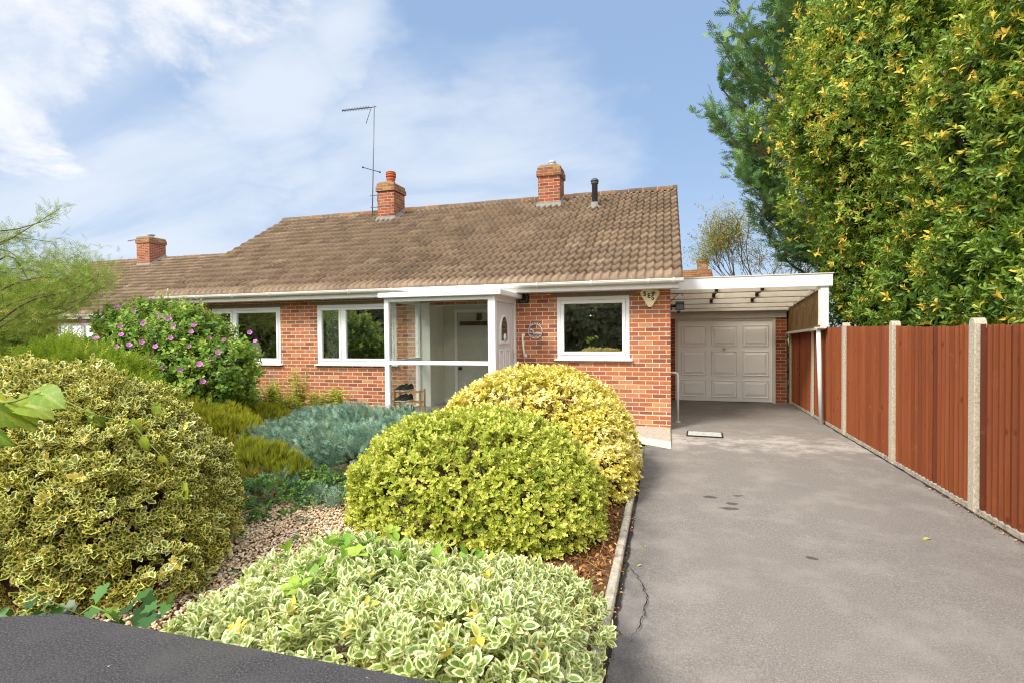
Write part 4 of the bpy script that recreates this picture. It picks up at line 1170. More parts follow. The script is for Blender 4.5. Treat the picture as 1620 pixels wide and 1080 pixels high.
MB().box(.08, 2.56, 12.99, 13.05, 2.085, 2.132).build('rear_gutter', M['black'], cpt, bevel=.01)

gar = thing('garage', (1.3, 13.1, 0), 'attached brick garage with a cream panelled up-and-over door', 'garage')
GY = 13.08
b = MB().box(2.375, 2.61, GY, GY+.24, -.05, 1.925).box(.072, .20, GY, GY+.24, -.05, 1.925).box(2.37, 2.61, GY+.2405, 18, -.05, 2.05).box(.08, .30, 17.0, 18, -.05, 2.05)
b.build('wall', M['brick_dark'], gar)
MB().box(.09, 2.60, 17.8, 17.99, -.05, 2.05).build('back_wall', M['brick_dark'], gar)
MB().box(.08, 2.62, GY+.021, 18.1, 2.055, 2.13).build('roof', M['flash'], gar)
MB().box(.075, 2.59, GY-.04, GY+.02, 1.926, 2.08).build('lintel_board', M['cream'], gar, bevel=.004)
fr = MB().box(.20, .262, GY-.01, GY+.07, -.02, 1.925).box(2.312, 2.374, GY-.01, GY+.07, -.02, 1.925).box(.262, 2.312, GY-.008, GY+.07, 1.875, 1.925)
fr.build('door_frame', M['cream'], gar, bevel=.004)
gd = MB(); D0 = GY+.02
gx = [.285, .955, 1.625, 2.29]
gd.box(.264, 2.310, D0, D0+.035, .008, 1.8745)
go = gd.build('garage_door', M['garage_paint'], gar)
zr = [(.10, .50), (.60, 1.18), (1.28, 1.76)]
for i in range(3):
    for (za, zb) in zr:
        xa, xb = gx[i]+.055, gx[i+1]-.055
        q = MB()
        # recessed groove then raised field
        def ringz(x0,x1,z0,z1,y): return [(x0,y,z0),(x1,y,z0),(x1,y,z1),(x0,y,z1)]
        vs = ringz(xa,xb,za,zb,D0-.001) + ringz(xa+.012,xb-.012,za+.012,zb-.012,D0-.024) + ringz(xa+.026,xb-.026,za+.026,zb-.026,D0-.0015) + ringz(xa+.085,xb-.085,za+.085,zb-.085,D0-.026)
        fs = []
        for k2 in range(3):
            for e in range(4): fs.append((k2*4+e, k2*4+(e+1)%4, k2*4+4+(e+1)%4, k2*4+4+e))
        fs.append((12,13,14,15)); q.add(vs, fs); q.build('door_panel', M['garage_paint'], go)
for x in (.955, 1.625): MB().box(x-.006, x+.006, D0-.006, D0-.0005, .02, 1.86).build('joint_strip', M['garage_paint'], go)
MB().lathe([(.030,0),(.030,.008),(.012,.012),(.012,.04),(.02,.045),(.012,.055)], (1.29, D0-.001, 1.225), 12, Matrix.Rotation(R(90),3,'X')).bar((1.25,D0-.045,1.225),(1.33,D0-.045,1.225),.014).build('handle', M['chrome'], go)

# handrail, light, hook on the flank wall under the carport
hr = thing('handrail', (.13, 9.98, 0), 'white tubular handrail at the bungalow corner beneath the carport', 'handrail')
MB().tube([(.072,9.98,.90),(.15,9.98,.90),(.185,9.98,.89),(.197,9.98,.85),(.20,9.98,-.0)], .021, 10).build('tube', M['pipe'], hr)
MB().lathe([(.045,0),(.045,.012)], (.20,9.98,.003), 12).build('flange', M['pipe'], hr)
sl_ = thing('floodlight', (.15, 9.9, 2.1), 'black security floodlight on the house flank under the carport', 'floodlight')
MB().box(.072, .10, 9.84, 9.94, 2.03, 2.13).build('back_plate', M['black'], sl_, bevel=.006)
MB().tube([(.09,9.89,2.09),(.20,9.86,2.10)], .022, 8).build('arm', M['black'], sl_)
MB().obox((.235,9.84,2.10),(.15,.11,.13),Matrix.Rotation(R(25),3,'X')).build('lamp_head', M['black'], sl_, bevel=.010)
MB().obox((.235,9.786,2.075),(.12,.006,.09),Matrix.Rotation(R(25),3,'X')).build('lamp_glass', M['steel'], sl_)
MB().obox((.215,9.85,1.99),(.06,.06,.05)).build('sensor', M['black'], sl_, bevel=.01)
hk = thing('hanging_hook', (.15, 9.6, 2.2), 'empty black wire hanging basket bracket under the carport', 'hook')
MB().tube([(.072,9.62,2.30),(.20,9.62,2.305),(.27,9.62,2.305),(.29,9.62,2.285),(.275,9.62,2.265),(.255,9.62,2.275)], .006, 6).tube([(.072,9.62,2.16),(.13,9.62,2.22),(.21,9.62,2.303)], .006, 6).build('bracket', M['black'], hk)

# drain cover
dc = thing('drain_cover', (.6, 8.92, 0), 'square galvanised drain cover set in the driveway by the house corner', 'drain cover')
q = Matrix.Rotation(R(-4),3,'Z')
MB().obox((.585,8.93,.004),(.50,.36,.012),q).build('plate', M['cover_steel'], dc)
b = MB()
for dx, dy, w_, h_ in ((0,.192,.54,.024),(0,-.192,.54,.024),(.262,0,.024,.36),(-.262,0,.024,.36)):
    b.obox(Vector((.585,8.93,.003)) + q @ Vector((dx,dy,0)), (w_,h_,.014), q)
b.build('rim', M['crackmat'], dc)
MB().obox((.56,8.90,.0108),(.05,.018,.003),q).build('keyhole', M['black'], dc)

# ------------------------------------------------------------------ fence
fen = thing('panel_fence', (2.72, 8, 0), 'red-brown featheredge panel fence with concrete posts along the driveway', 'fence')
posts = [2.02, 3.90, 5.76, 7.56, 9.40, 11.28, 13.12]
FXX = 2.705
for i, (a, c) in enumerate(zip(posts[:-1], posts[1:])):
    b = MB(); y = a+.055; top = [1.70,1.70,1.70,1.71,1.70,1.60][i]; n = 20; w = (c-a-.11)/n
    for k2 in range(n):
        b.cur = random.uniform(.22,.78) if random.random() < .85 else random.random(); lean = random.uniform(-.004,.004); dx = random.uniform(-.003,.003); tz = top + random.uniform(-.006,.006) - .016*math.sin(math.pi*k2/n)*(1 if i in (2,3) else .3)
        x = FXX+dx; y0 = y+k2*w+.016; wid = w-.016
        vs = [(x-.024,y0-.004+lean,.05),(x-.004,y0+wid-.014+lean,.05),(x+.006,y0+wid-.014,.05),(x+.006,y0-.012,.05),
              (x-.024,y0-.004,tz),(x-.004,y0+wid-.014,tz),(x+.006,y0+wid-.014,tz),(x+.006,y0-.012,tz)]
        b.add(vs, [(0,3,2,1),(4,5,6,7),(0,1,5,4),(1,2,6,5),(2,3,7,6),(3,0,4,7)])
    b.cur = .1; b.box(FXX+.0062, FXX+.0068, a+.055, c-.055, .05, top-.03)
    pn = b.build('fence_panel', M['fence'], fen)
    b = MB(); b.cur = .5
    for zz in (.30,.95,1.55): b.box(FXX+.007, FXX+.045, a+.055, c-.055, zz, zz+.06)
    b.build('back_rail', M['fence'], pn)
    MB().box(FXX-.022, FXX+.02, a+.056, c-.056, -.03, .048).build('gravel_board', M['kerb'], pn, bevel=.006)
for i, y in enumerate(posts):
    h = 1.76 if i < 5 else (1.72 if i == 5 else 1.60)
    prof = [(y-.052,-.05),(y+.052,-.05),(y+.052,h-.05),(y+.036,h-.012),(y+.015,h),(y-.015,h),(y-.036,h-.012),(y-.052,h-.05)]
    if i == 5: prof = [(py+(.0 if pz < .5 else -.07*pz/1.7), pz) for py, pz in prof]
    MB().prism(prof, FXX-.040, FXX+.055, 'x').build('fence_post', M['pebble_dash'], fen, bevel=.006)

# ------------------------------------------------------------------ front wall with black coping
gw = thing('garden_wall', (-1.2, .9, 0), 'low front garden wall with a wide black coping', 'wall')
def curve_wall(off0, off1):
    far = [(-.40,1.082),(-1.0,1.074),(-1.632,1.066),(-1.645,1.062),(-1.81,.998),(-2.3,.80)]
    near = [(-.40,.70),(-1.0,.695),(-1.5,.69),(-1.51,.688),(-1.62,.65),(-2.1,.44)]
    return far, near
far, near = curve_wall(0, 0)
cop = MB(); V = []
n = len(far)
for (fx, fy), (nx_, ny_) in zip(far, near):
    V += [(fx,fy,.835),(fx,fy,.885),(fx-.0,fy-.018,.9),(nx_,ny_+.018,.9),(nx_,ny_,.885),(nx_,ny_,.835)]
F = [(i*6+j, i*6+(j+1)%6, (i+1)*6+(j+1)%6, (i+1)*6+j) for i in range(n-1) for j in range(6)] + [tuple(range(6)), tuple(range((n-1)*6, n*6))]
cop.add(V, F); cop.build('coping', M['coping'], gw)
bw = MB(); V = []
for (fx, fy), (nx_, ny_) in zip(far, near):
    V += [(fx+.0,fy-.05,-.05),(fx,fy-.05,.8348),(nx_,ny_+.05,.8348),(nx_,ny_+.05,-.05)]
V = [(min(x, -.42), y, z) for x, y, z in V]
F = [(i*4+j, i*4+(j+1)%4, (i+1)*4+(j+1)%4, (i+1)*4+j) for i in range(n-1) for j in range(4)] + [(0,1,2,3), tuple(range((n-1)*4, n*4))]
bw.add(V, F); bw.build('wall_body', M['brick_dark'], gw)

# ------------------------------------------------------------------ neighbouring houses
nb = thing('neighbour_bungalow', (-20, 14.8, 0), 'neighbouring brick bungalow half hidden behind the hibiscus and feathery tree', 'bungalow')
nEY, nEZ, nRY, nRZ = 14.35, 2.46, 18.5, 5.10
def nslope(y): return nEZ + (nRZ-nEZ)*(y-nEY)/(nRY-nEY)
r = tile_roof('roof', nb, -26.3, -12.2, nEY, nEZ, nRY, nRZ, 17, .15, prof=[(0,0),(.3,.3),(.6,.9),(.75,1),(.9,.3)])
ridge_tiles(r, -26.3, -12.2, nRY, nRZ+.02)
b = MB(); wall_with_holes(b, -26.0, -12.5, -.1, 2.35, 14.8, 15.0, [(-23.0,-21.0,1.0,2.15), (-18,-16,1.0,2.15)])
b.box(-26.0, -25.76, 15.0, 22, -.1, 2.35).box(-12.74, -12.5, 15.0, 22, -.1, 2.35)
for xa in (-26.0, -12.74): b.prism([(14.81, 2.351), (22, 2.351), (18.5, 4.9)], xa, xa+.235, 'x')
b.build('wall', M['brick'], nb)
MB().box(-26.2, -12.3, nEY+.03, nEY+.055, 2.30, 2.45).build('fascia', M['white'], nb)
MB().box(-26.2, -12.3, nEY+.056, 14.79, 2.302, 2.312).build('soffit', M['gutter'], nb)
MB().box(-25.7, -12.8, 19, 19.1, .2, 2.3).build('inner_wall', M['plaster'], nb)
gutter_run(nb, -26.25, -12.25, nEY-.08, 2.455)
window(nb, -23.0, -21.0, 1.0, 2.15, 14.81, [-22.35, -21.65])
window(nb, -18, -16, 1.0, 2.15, 14.81, [-17.3])
chimney(nb, -22.75, -22.0, 17.9, 18.7, 4.5, 5.98, 'cowl', nslope, caph=.22)
aerial((-22.95,18.2,4.9), (-22.95,18.2,6.12), ((-22.9,18.2,6.02), (-23.5,18.1,5.95)), 'small black television aerial on the chimney of the neighbouring bungalow', 6)

f3 = thing('far_bungalow', (-36, 20, 0), 'far tiled bungalow roof beyond the neighbouring bungalow, behind the feathery tree', 'bungalow')
r = tile_roof('roof', f3, -50, -29.5, 19.0, 2.5, 23.0, 5.1, 14, .3, prof=[(0,0),(.4,.4),(.75,1),(.9,.3)])
ridge_tiles(r, -50, -29.5, 23.0, 5.12)
MB().box(-49.7, -29.8, 19.4, 26.6, -.1, 2.45).build('wall', M['brick'], f3)
MB().box(-50, -29.4, 18.95, 18.99, 2.35, 2.52).build('fascia', M['white'], f3)

f4 = thing('rear_house', (-1, 30, 0), 'red roofed house far behind, glimpsed between roof edge and thin tree', 'house')
r = tile_roof('roof', f4, -7, 2.35, 26.5, 3.0, 30.0, 4.78, 14, .2, prof=[(0,0),(.4,.4),(.75,1),(.9,.3)], m=tilemat('orange_tile', [(0, lin('#9a6a48')), (1, lin('#b98a5e'))]))
ridge_tiles(r, -7, 2.35, 30.0, 4.8)
MB().box(-6.8, 2.2, 26.9, 33.2, -.1, 2.95).build('wall', M['brick'], f4)
rc = MB().box(1.62, 2.15, 29.7, 30.2, 4.3, 5.25).build('chimney', M['brick_lichen'], f4)
MB().box(1.58, 2.19, 29.66, 30.24, 5.2505, 5.40).build('corbel', M['brick_lichen'], rc)

# ------------------------------------------------------------------ plants
def stems(parent, base, tips, r0=.018, m=None, name='stems', bend=.15, n=5):
    b = MB()
    for tp in tips:
        a = Vector(base) + Vector((random.uniform(-.12,.12), random.uniform(-.12,.12), 0)); c = Vector(tp); pts = []
        off = Vector((random.uniform(-1,1), random.uniform(-1,1), random.uniform(0,.6)))*bend
        for i in range(n+1):
            t = i/n; pts.append(a.lerp(c, t) + off*math.sin(math.pi*t))
        b.tube(pts, [r0*(1-.75*i/n) for i in range(n+1)], 6, False)
    return b.build(name, m or M['twig'], parent)

def pick(P, k):
    idx = RNG.choice(len(P), min(k, len(P)), replace=False); return P[idx]

def stray(c, T, P, N, n, size, v, out=(.02,.10)):
    i = RNG.choice(len(P), n, replace=False); A = nrm(N[i]*.6+UP*.8+RNG.normal(0,.45,(n,3))); h = RNG.uniform(*out, n)
    for k in range(4): rosette(c, T, P[i]+A*(h*k/3)[:,None], A, 3, size*(1.05-.12*k), .8, .45, np.clip(RNG.normal(v,.15,n),0,1), .003)

def patchv(P, scale, k0, spread=.22):
    return np.clip(.5 + .3*lump(P, scale, k0) + RNG.normal(0, spread, len(P)), 0, 1)

UP = np.array([0, 0, 1.])

# cream-edged spindle bush in the foreground
def foreground_bush():
    t = thing('spindle_bush', (-1.1, 1.9, 0), 'low cream-edged green spindle bush spilling beside the black wall coping', 'bush')
    el = [((-1.05,1.68,.10),(.78,.68,.66)), ((-.72,2.05,.05),(.46,.76,.50)), ((-1.38,1.58,.05),(.52,.50,.62)), ((-.60,1.48,.05),(.38,.46,.76)), ((-1.22,2.05,.05),(.48,.46,.54))]
    P, N, D = shell(el, 25000, depth=.20, lumps=.08, lscale=.36, zmin=.02, power=3.0, k0=1)
    k = ~((P[:,1] < 1.09) & (P[:,2] < .90)); P, N, D = P[k], N[k], D[k]
    A = nrm(N*1.0 + UP*.75 + RNG.normal(0, .5, P.shape))
    c = Cloud(); v = np.clip(.42 + .12*lump(P, .3, 2) + RNG.normal(0, .17, len(P)), 0, .97)
    g = (RNG.random(len(P)) < .05); P0, N0 = P, N
    odd = RNG.random(len(P)) < .02; v[odd] = 1.0
    T = oval(.52, .10, 10, .60)
    k = P[:,2] > .30; P, A, v, g = P[k], A[k], v[k], g[k]
    rosette(c, T, P[~g], A[~g], 6, .047, .80, .48, v[~g], .005, .95)
    k = (P0[:,2] > .35) & (P0[:,1] > 1.15); stray(c, T, P0[k], N0[k], 60, .040, .5, (.01,.06))
    c.build('foliage', M['l_var'], t)
    # a few all-green reverted shoots and a bindweed-like runner
    c2 = Cloud()
    for (cx, cy, cz, q) in ((-1.25,1.90,.76,16), (-1.0,1.85,.76,9), (-1.32,1.70,.76,8), (-.86,2.15,.62,6)):
        P2 = np.array([cx,cy,cz]) + RNG.normal(0,1,(q,3))*np.array([.09,.09,.02])
        rosette(c2, simple(.66, .08, .1), P2, nrm(UP+RNG.normal(0,.3,P2.shape)), 5, .055, 1.0, .4, RNG.random(q), .004)
    c2.build('green_foliage', M['l_weedgreen'], t)
    stems(t, (-1.1,1.85,0), pick(P, 45), .008)
    return t
M['l_weedgreen'] = leafmat('fresh_green_leaf', [(0, lin('#6f9a36')), (.5, lin('#94b844')), (1, lin('#b8cc58'))], rough=.5, trans=.3)
foreground_bush()

def green_hedge():
    t = thing('green_mound_shrub', (-1.6, 4.4, 0), 'rounded lime green clipped shrub in front of the golden mound', 'shrub')
    el = [((-1.66,4.42,.15),(1.12,.88,.80)), ((-1.15,4.2,.08),(.66,.62,.66)), ((-2.15,4.35,.08),(.60,.62,.56))]
    P, N, D = shell(el, 16500, depth=.16, lumps=.04, lscale=.5, zmin=.05, power=2.3, k0=3)
    A = nrm(N + UP*.55 + RNG.normal(0, .36, P.shape))
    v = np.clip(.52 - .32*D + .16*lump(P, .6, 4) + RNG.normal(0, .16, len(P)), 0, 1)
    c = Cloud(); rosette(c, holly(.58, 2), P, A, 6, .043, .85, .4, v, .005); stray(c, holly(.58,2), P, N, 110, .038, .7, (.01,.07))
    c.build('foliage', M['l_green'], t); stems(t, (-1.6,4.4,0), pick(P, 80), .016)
green_hedge()

def yellow_hedge():
    t = thing('golden_mound_shrub', (-1.5, 6.1, 0), 'large golden variegated mound shrub between the green mound and the house', 'shrub')
    el = [((-1.50,6.10,.15),(1.16,1.12,1.07)), ((-2.15,6.0,.1),(.62,.80,.80)), ((-.86,5.95,.1),(.54,.95,.80)), ((-.62,5.5,.05),(.30,.62,.48))]
    P, N, D = shell(el, 21000, depth=.13, lumps=.05, lscale=.55, zmin=.06, power=2.3, k0=5)
    A = nrm(N + UP*.5 + RNG.normal(0, .36, P.shape))
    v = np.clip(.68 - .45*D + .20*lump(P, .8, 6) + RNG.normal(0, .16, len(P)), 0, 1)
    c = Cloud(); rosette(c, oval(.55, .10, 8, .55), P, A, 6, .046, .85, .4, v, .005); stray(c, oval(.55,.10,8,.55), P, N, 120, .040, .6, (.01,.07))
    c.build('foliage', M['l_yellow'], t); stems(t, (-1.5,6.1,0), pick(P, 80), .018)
yellow_hedge()

def holly_bush():
    t = thing('holly_bush', (-3.9, 2.8, 0), 'big rounded variegated holly bush with yellow leaf margins, left of the gravel', 'bush')
    el = [((-4.42,2.80,.28),(1.20,.95,1.14)), ((-3.76,2.72,.32),(.70,.80,.82)), ((-5.0,2.9,.3),(1.1,.95,1.15)), ((-3.45,2.62,.42),(.42,.55,.42)), ((-3.22,2.60,.20),(.36,.40,.30))]
    P, N, D = shell(el, 14500, depth=.24, lumps=.07, lscale=.45, zmin=.10, power=2.2, k0=2)
    k = ~((P[:,2] < .28) & (P[:,0] < -3.5) & (RNG.random(len(P)) < .75)); P, N, D = P[k], N[k], D[k]
    A = nrm(N + UP*.55 + RNG.normal(0, .42, P.shape))
    v = np.clip(.42 + .2*lump(P, .5, 3) + RNG.normal(0, .17, len(P)), 0, .98); odd = RNG.random(len(P)) < .03; v[odd] = 1
    c = Cloud(); rosette(c, holly(.66, 3), P, A, 7, .057, .9, .45, v, .007); stray(c, holly(.66,3), P, N, 120, .050, .6)
    c.build('foliage', M['l_holly'], t)
    stems(t, (-3.7,2.75,0), pick(P, 120), .020)
    b = MB()
    for i in range(16):
        x = random.uniform(-4.2,-3.1); b.tube([(x,2.45+random.random()*.4,.0),(x-.2+random.random()*.5,2.2+random.random()*.3,.16),(x-.4+random.random()*.8,2.0+random.random()*.3,.30+random.random()*.15)], [.010,.007,.004], 6)
    b.build('low_branches', M['darkbark'], t)
holly_bush()

def bindweed():
    t = thing('bindweed', (-3.6, 2.3, .8), 'heart-leaved climbing bindweed scrambling over the holly bush', 'climber')
    c = Cloud(); b = MB()
    px = [(65,615),(148,655),(178,662),(208,665),(228,692),(257,722),(287,768),(250,640),(150,640)]
    pts = []
    for (x, y) in px:
        r = ray(x, y)
        # meet the front surface of the holly
        best = None
        for (cc, rr) in [((-4.42,2.80,.28),(1.20,.95,1.14)), ((-3.76,2.72,.32),(.70,.80,.82)), ((-5.0,2.9,.3),(1.1,.95,1.15)), ((-3.45,2.62,.42),(.42,.55,.42)), ((-3.22,2.60,.20),(.36,.40,.30))]:
            o = np.array([0,0,HCAM]) - np.array(cc); d = np.array(r); rr = np.array(rr)*1.05
            a = ((d/rr)**2).sum(); h = ((o*d)/rr**2).sum(); q = ((o/rr)**2).sum()-1; disc = h*h-a*q
            if disc > 0:
                tt = (-h-math.sqrt(disc))/a
                if best is None or tt < best: best = tt
        if best is None: best = 4.2
        pts.append(np.array([0,0,HCAM]) + np.array(r)*best*.985)
    P = np.array(pts)
    c.add(bigleaf(.82), P, np.tile([.25,-.15,-.9],(len(P),1))+RNG.normal(0,.3,P.shape), np.tile([.1,-.85,.5],(len(P),1)), RNG.uniform(.085,.13,len(P)), RNG.random(len(P)))
    c.build('leaves', M['l_lime'], t)
    b.tube([tuple(p) for p in P[:7]], .004, 5); b.build('stem', M['greentwig'], t)
bindweed()

def mulberry_twig():
    t = thing('leafy_sapling', (-2.6, 1.55, 0), 'sapling with big soft lime green leaves leaning in at the left edge', 'sapling')
    b = MB()
    base = Vector((-2.75,1.52,0)); 
    def at(x, y, Y): r = ray(x, y); q = Y/r.y; return Vector((0,0,HCAM)) + r*q
    Yt = 1.35
    tip = at(35,655,Yt)
    b.tube([base, base+Vector((.05,-.05,.7)), at(-70,700,Yt), at(-20,640,Yt), at(24,634,Yt), at(64,620,Yt)], [.014,.011,.008,.006,.004,.002], 7)
    b.build('stem', M['greentwig'], t)
    c = Cloud()
    spec = [((62,620),(95,636),.06),((28,632),(50,684),.1),((36,640),(76,646),.1),((-14,638),(40,688),.1),((-20,668),(16,714),.1),((-12,628),(14,636),.1)]
    for i, ((x0,y0),(x1,y1),s) in enumerate(spec):
        a = at(x0,y0,Yt+random.uniform(-.04,.04)); e = at(x1,y1,Yt+random.uniform(-.06,.03))
        c.add(bigleaf(.74, random.uniform(.1,.5), random.uniform(.1,.5)), [tuple(a)], [tuple((e-a).normalized())], [(random.uniform(-.8,.8),-.6,random.uniform(.2,1))], [(e-a).length*.9], [(.1,.55,.35,.2,.0,.7,.4)[i]])
    o = c.build('leaves', M['l_lime'], t); o.data.polygons.foreach_set('use_smooth', np.ones(len(o.data.polygons), bool))
mulberry_twig()

def ivy():
    t = thing('wall_ivy', (-1.9, 1.2, .8), 'dark green ivy creeping over the back edge of the black coping', 'ivy')
    c = Cloud(); n = 130
    x = RNG.uniform(-2.9,-1.52,n); lo = np.clip((-1.28-x)/.6,0,1)
    y = 1.10+RNG.uniform(-.0,.22,n) - np.clip(-1.66-x,0,1)*.62; z = .84+RNG.uniform(-.12,.10,n)*1.0*lo - .02
    c.add(lobed(.95), np.stack([x,y,z],1), np.stack([RNG.normal(.3,.6,n),RNG.normal(-.5,.4,n),RNG.normal(-.1,.35,n)],1), np.stack([RNG.normal(0,.3,n),RNG.normal(-.5,.3,n),np.ones(n)],1), RNG.uniform(.038,.065,n), RNG.random(n))
    n = 70; x = RNG.uniform(-2.3,-1.52,n); 
    c.add(lobed(.95), np.stack([x,1.10+RNG.uniform(0,.1,n),RNG.uniform(.45,.84,n)],1), np.stack([RNG.normal(0,.5,n),RNG.normal(.1,.3,n),-np.ones(n)],1), np.stack([RNG.normal(0,.3,n),np.ones(n),RNG.normal(.2,.3,n)],1), RNG.uniform(.04,.065,n), RNG.random(n))
    c.build('leaves', M['l_ivy'], t)
    b = MB()
    b.tube([(-1.7,1.13,0),(-1.68,1.12,.5),(-1.66,1.10,.86),(-1.60,1.10,.90),(-1.54,1.11,.88)], .003, 5).tube([(-1.62,1.10,.86),(-1.75,1.06,.93),(-1.82,1.04,.98)], .002, 5)
    b.build('vine', M['greentwig'], t)
ivy()

def hibiscus():
    t = thing('hibiscus', (-8.0, 6.9, .1), 'tall hibiscus shrub covered in mauve pink flowers by the left windows', 'shrub')
    el = [((-8.1,6.9,1.05),(1.30,.95,1.05)), ((-9.1,6.9,1.0),(.85,.8,.62)), ((-7.15,6.8,.95),(.75,.7,.62)), ((-8.6,6.9,1.5),(.8,.7,.70)), ((-7.6,6.85,1.5),(.7,.6,.55)), ((-9.5,6.9,1.15),(.5,.5,.35)), ((-6.72,6.75,1.15),(.42,.4,.33))]
    P, N, D = shell(el, 7200, depth=.34, lumps=.16, lscale=.55, zmin=.22, k0=4, bias=1.3)
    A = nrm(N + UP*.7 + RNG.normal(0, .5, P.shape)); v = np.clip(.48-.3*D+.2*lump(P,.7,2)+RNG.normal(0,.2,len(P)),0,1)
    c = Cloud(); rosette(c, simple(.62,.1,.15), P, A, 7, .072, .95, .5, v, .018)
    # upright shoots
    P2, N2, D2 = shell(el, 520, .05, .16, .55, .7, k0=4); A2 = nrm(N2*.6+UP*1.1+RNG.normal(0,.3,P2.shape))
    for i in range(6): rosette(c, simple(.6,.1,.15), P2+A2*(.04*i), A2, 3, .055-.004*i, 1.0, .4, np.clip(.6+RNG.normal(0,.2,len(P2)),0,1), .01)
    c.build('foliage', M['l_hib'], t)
    stems(t, (-8.0,6.9,.1), pick(P, 90), .022)
    # flowers, each its own part
    me = None; pos = [(167,489),(186,487),(153,537),(190,516),(127,504),(135,511),(266,504),(307,516),(303,526),(192,530),(151,551),(270,535),(224,541),(193,580),(222,568),(236,573),(257,582),(285,584),(320,603),(372,597),(345,558),(355,538),(395,526),(316,576),(205,610),(190,482),(242,473),(250,500),(211,492),(227,512),(256,472),(172,557),(114,560),(160,470),(185,549),(204,546),(300,549),(214,600),(236,620),(330,535),(246,548),(276,516),(118,555),(404,540),(336,568),(108,540)]
    fl = []
    for (x, y) in pos:
        r = np.array(ray(x, y)); best = None
        for (cc, rr) in el:
            o = np.array([0,0,HCAM])-np.array(cc); rr2 = np.array(rr)*1.08
            a = ((r/rr2)**2).sum(); h = ((o*r)/rr2**2).sum(); q = ((o/rr2)**2).sum()-1; disc = h*h-a*q
            if disc > 0:
                tt = (-h-math.sqrt(disc))/a
                if best is None or tt < best: best = tt
        if best is None: best = 6.9/r[1]
        fl.append((np.array([0,0,HCAM])+r*best, r))
    b = MB()
    for i in range(5):
        a0 = 6.283*i/5; vs = []
        for (rr, da, z) in ((0,0,0),(.024,-.55,.012),(.044,-.62,.022),(.052,-.08,.026),(.044,.60,.018),(.024,.52,.010)):
            vs.append((rr*math.cos(a0+da), rr*math.sin(a0+da), z))
        b.add(vs, [(0,1,2,3),(0,3,4,5)], True)
    for j, (p, r) in enumerate(fl):
        if me is None:
            o = b.build('flower', M['petal'], t); me = o.data
            s_ = MB().tube([(0,0,0),(0,0,.03)], [.006,.004], 6); so2 = s_.build('stamen', M['stamen'], o); so2.location = (0,0,0); sme = so2.data
        else:
            o = link('flower', me, t); so2 = link('stamen', sme, o); so2.location = (0,0,0)
        o.location = Vector(p) - Vector(t.location)
        nv = Vector((-r[0]*.8+random.uniform(-.5,.5), -r[1]*.8+random.uniform(-.4,.2), .35+random.uniform(-.3,.4)))
        o.rotation_euler = nv.to_track_quat('Z','Y').to_euler(); sc = random.uniform(.66,1.05); o.scale = (sc,sc,sc*random.uniform(.8,1.6))
hibiscus()

def spray_shrub(t, el, n, T, size, m, k0=0, upb=.3, outw=1.0, jit=.35, depth=.3, lumps=.15, lscale=.5, zmin=.02, v0=.5, rep=1, dirbias=None, name='foliage', power=2.0, vs=.15):
    P, N, D = shell(el, n, depth, lumps, lscale, zmin, k0=k0, power=power)
    A = N*outw + UP*upb + RNG.normal(0, jit, P.shape)
    if dirbias is not None: A = A + np.array(dirbias)
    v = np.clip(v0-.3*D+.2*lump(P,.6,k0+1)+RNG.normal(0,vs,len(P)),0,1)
    c = Cloud()
    up = np.tile(UP, (len(P),1)) + RNG.normal(0,.35,P.shape)
    c.add(T, P, A, up, size*RNG.uniform(.6,1.25,len(P)), v)
    for i in range(rep-1):
        c.add(T, P+RNG.normal(0,.02,P.shape), A+RNG.normal(0,.4,P.shape), up+RNG.normal(0,.5,P.shape), size*RNG.uniform(.5,1.0,len(P)), np.clip(v+RNG.normal(0,.1,len(P)),0,1))
    c.build(name, m, t)
    return P

def juniper():
    t = thing('blue_juniper', (-4.1, 6.4, .1), 'spreading blue-grey juniper in front of the glazed porch', 'shrub')
    el = [((-4.2,6.6,.08),(1.3,1.2,.40)), ((-3.3,6.0,.08),(.80,.85,.44)), ((-3.45,5.25,.06),(.80,.60,.42)), ((-5.15,6.2,.05),(.60,.8,.34)), ((-4.9,6.9,.08),(.9,.9,.34)), ((-3.4,7.0,.05),(.7,.6,.33)), ((-5.2,7.6,.08),(1.0,.6,.33)), ((-4.3,5.85,.06),(.8,.5,.36))]
    T = frond(11, .055, .36, .16)
    P = spray_shrub(t, el, 27000, T, .13, M['l_juniper'], 2, .22, .9, .45, .24, .26, .55, .08, .55, 2, dirbias=(-.15,-.25,.0))
    stems(t, (-4.0,6.4,.05), pick(P, 60), .016)
juniper()

def heaths():
    spots = [('golden_heath', 'broad golden heath mound between the holly bush and the blue juniper', [((-6.45,5.9,.05),(.95,.85,.58)), ((-5.85,5.7,.05),(.66,.7,.50)), ((-7.1,6.3,.05),(.8,.7,.55)), ((-6.6,7.2,.05),(.7,.5,.42))], 15000, (-6.2,5.8,.05)),
             ('golden_heath', 'smaller olive gold heath in front of the blue juniper, above the green creeper', [((-4.20,4.70,.03),(.42,.34,.40)), ((-4.6,4.95,.03),(.40,.40,.38)), ((-3.75,4.6,.02),(.26,.22,.30))], 4200, (-4,4.8,.03))]
    for nm, lab, el, n, base in spots:
        t = thing(nm, base, lab, 'heath', 'golden heaths in the front garden')
        spray_shrub(t, el, n, plume(10,.035,.22), .125, M['l_heath'], 3, 1.0, .5, .28, .25, .14, .35, .02, .5 if 'broad' in lab else .32, 1)
heaths()

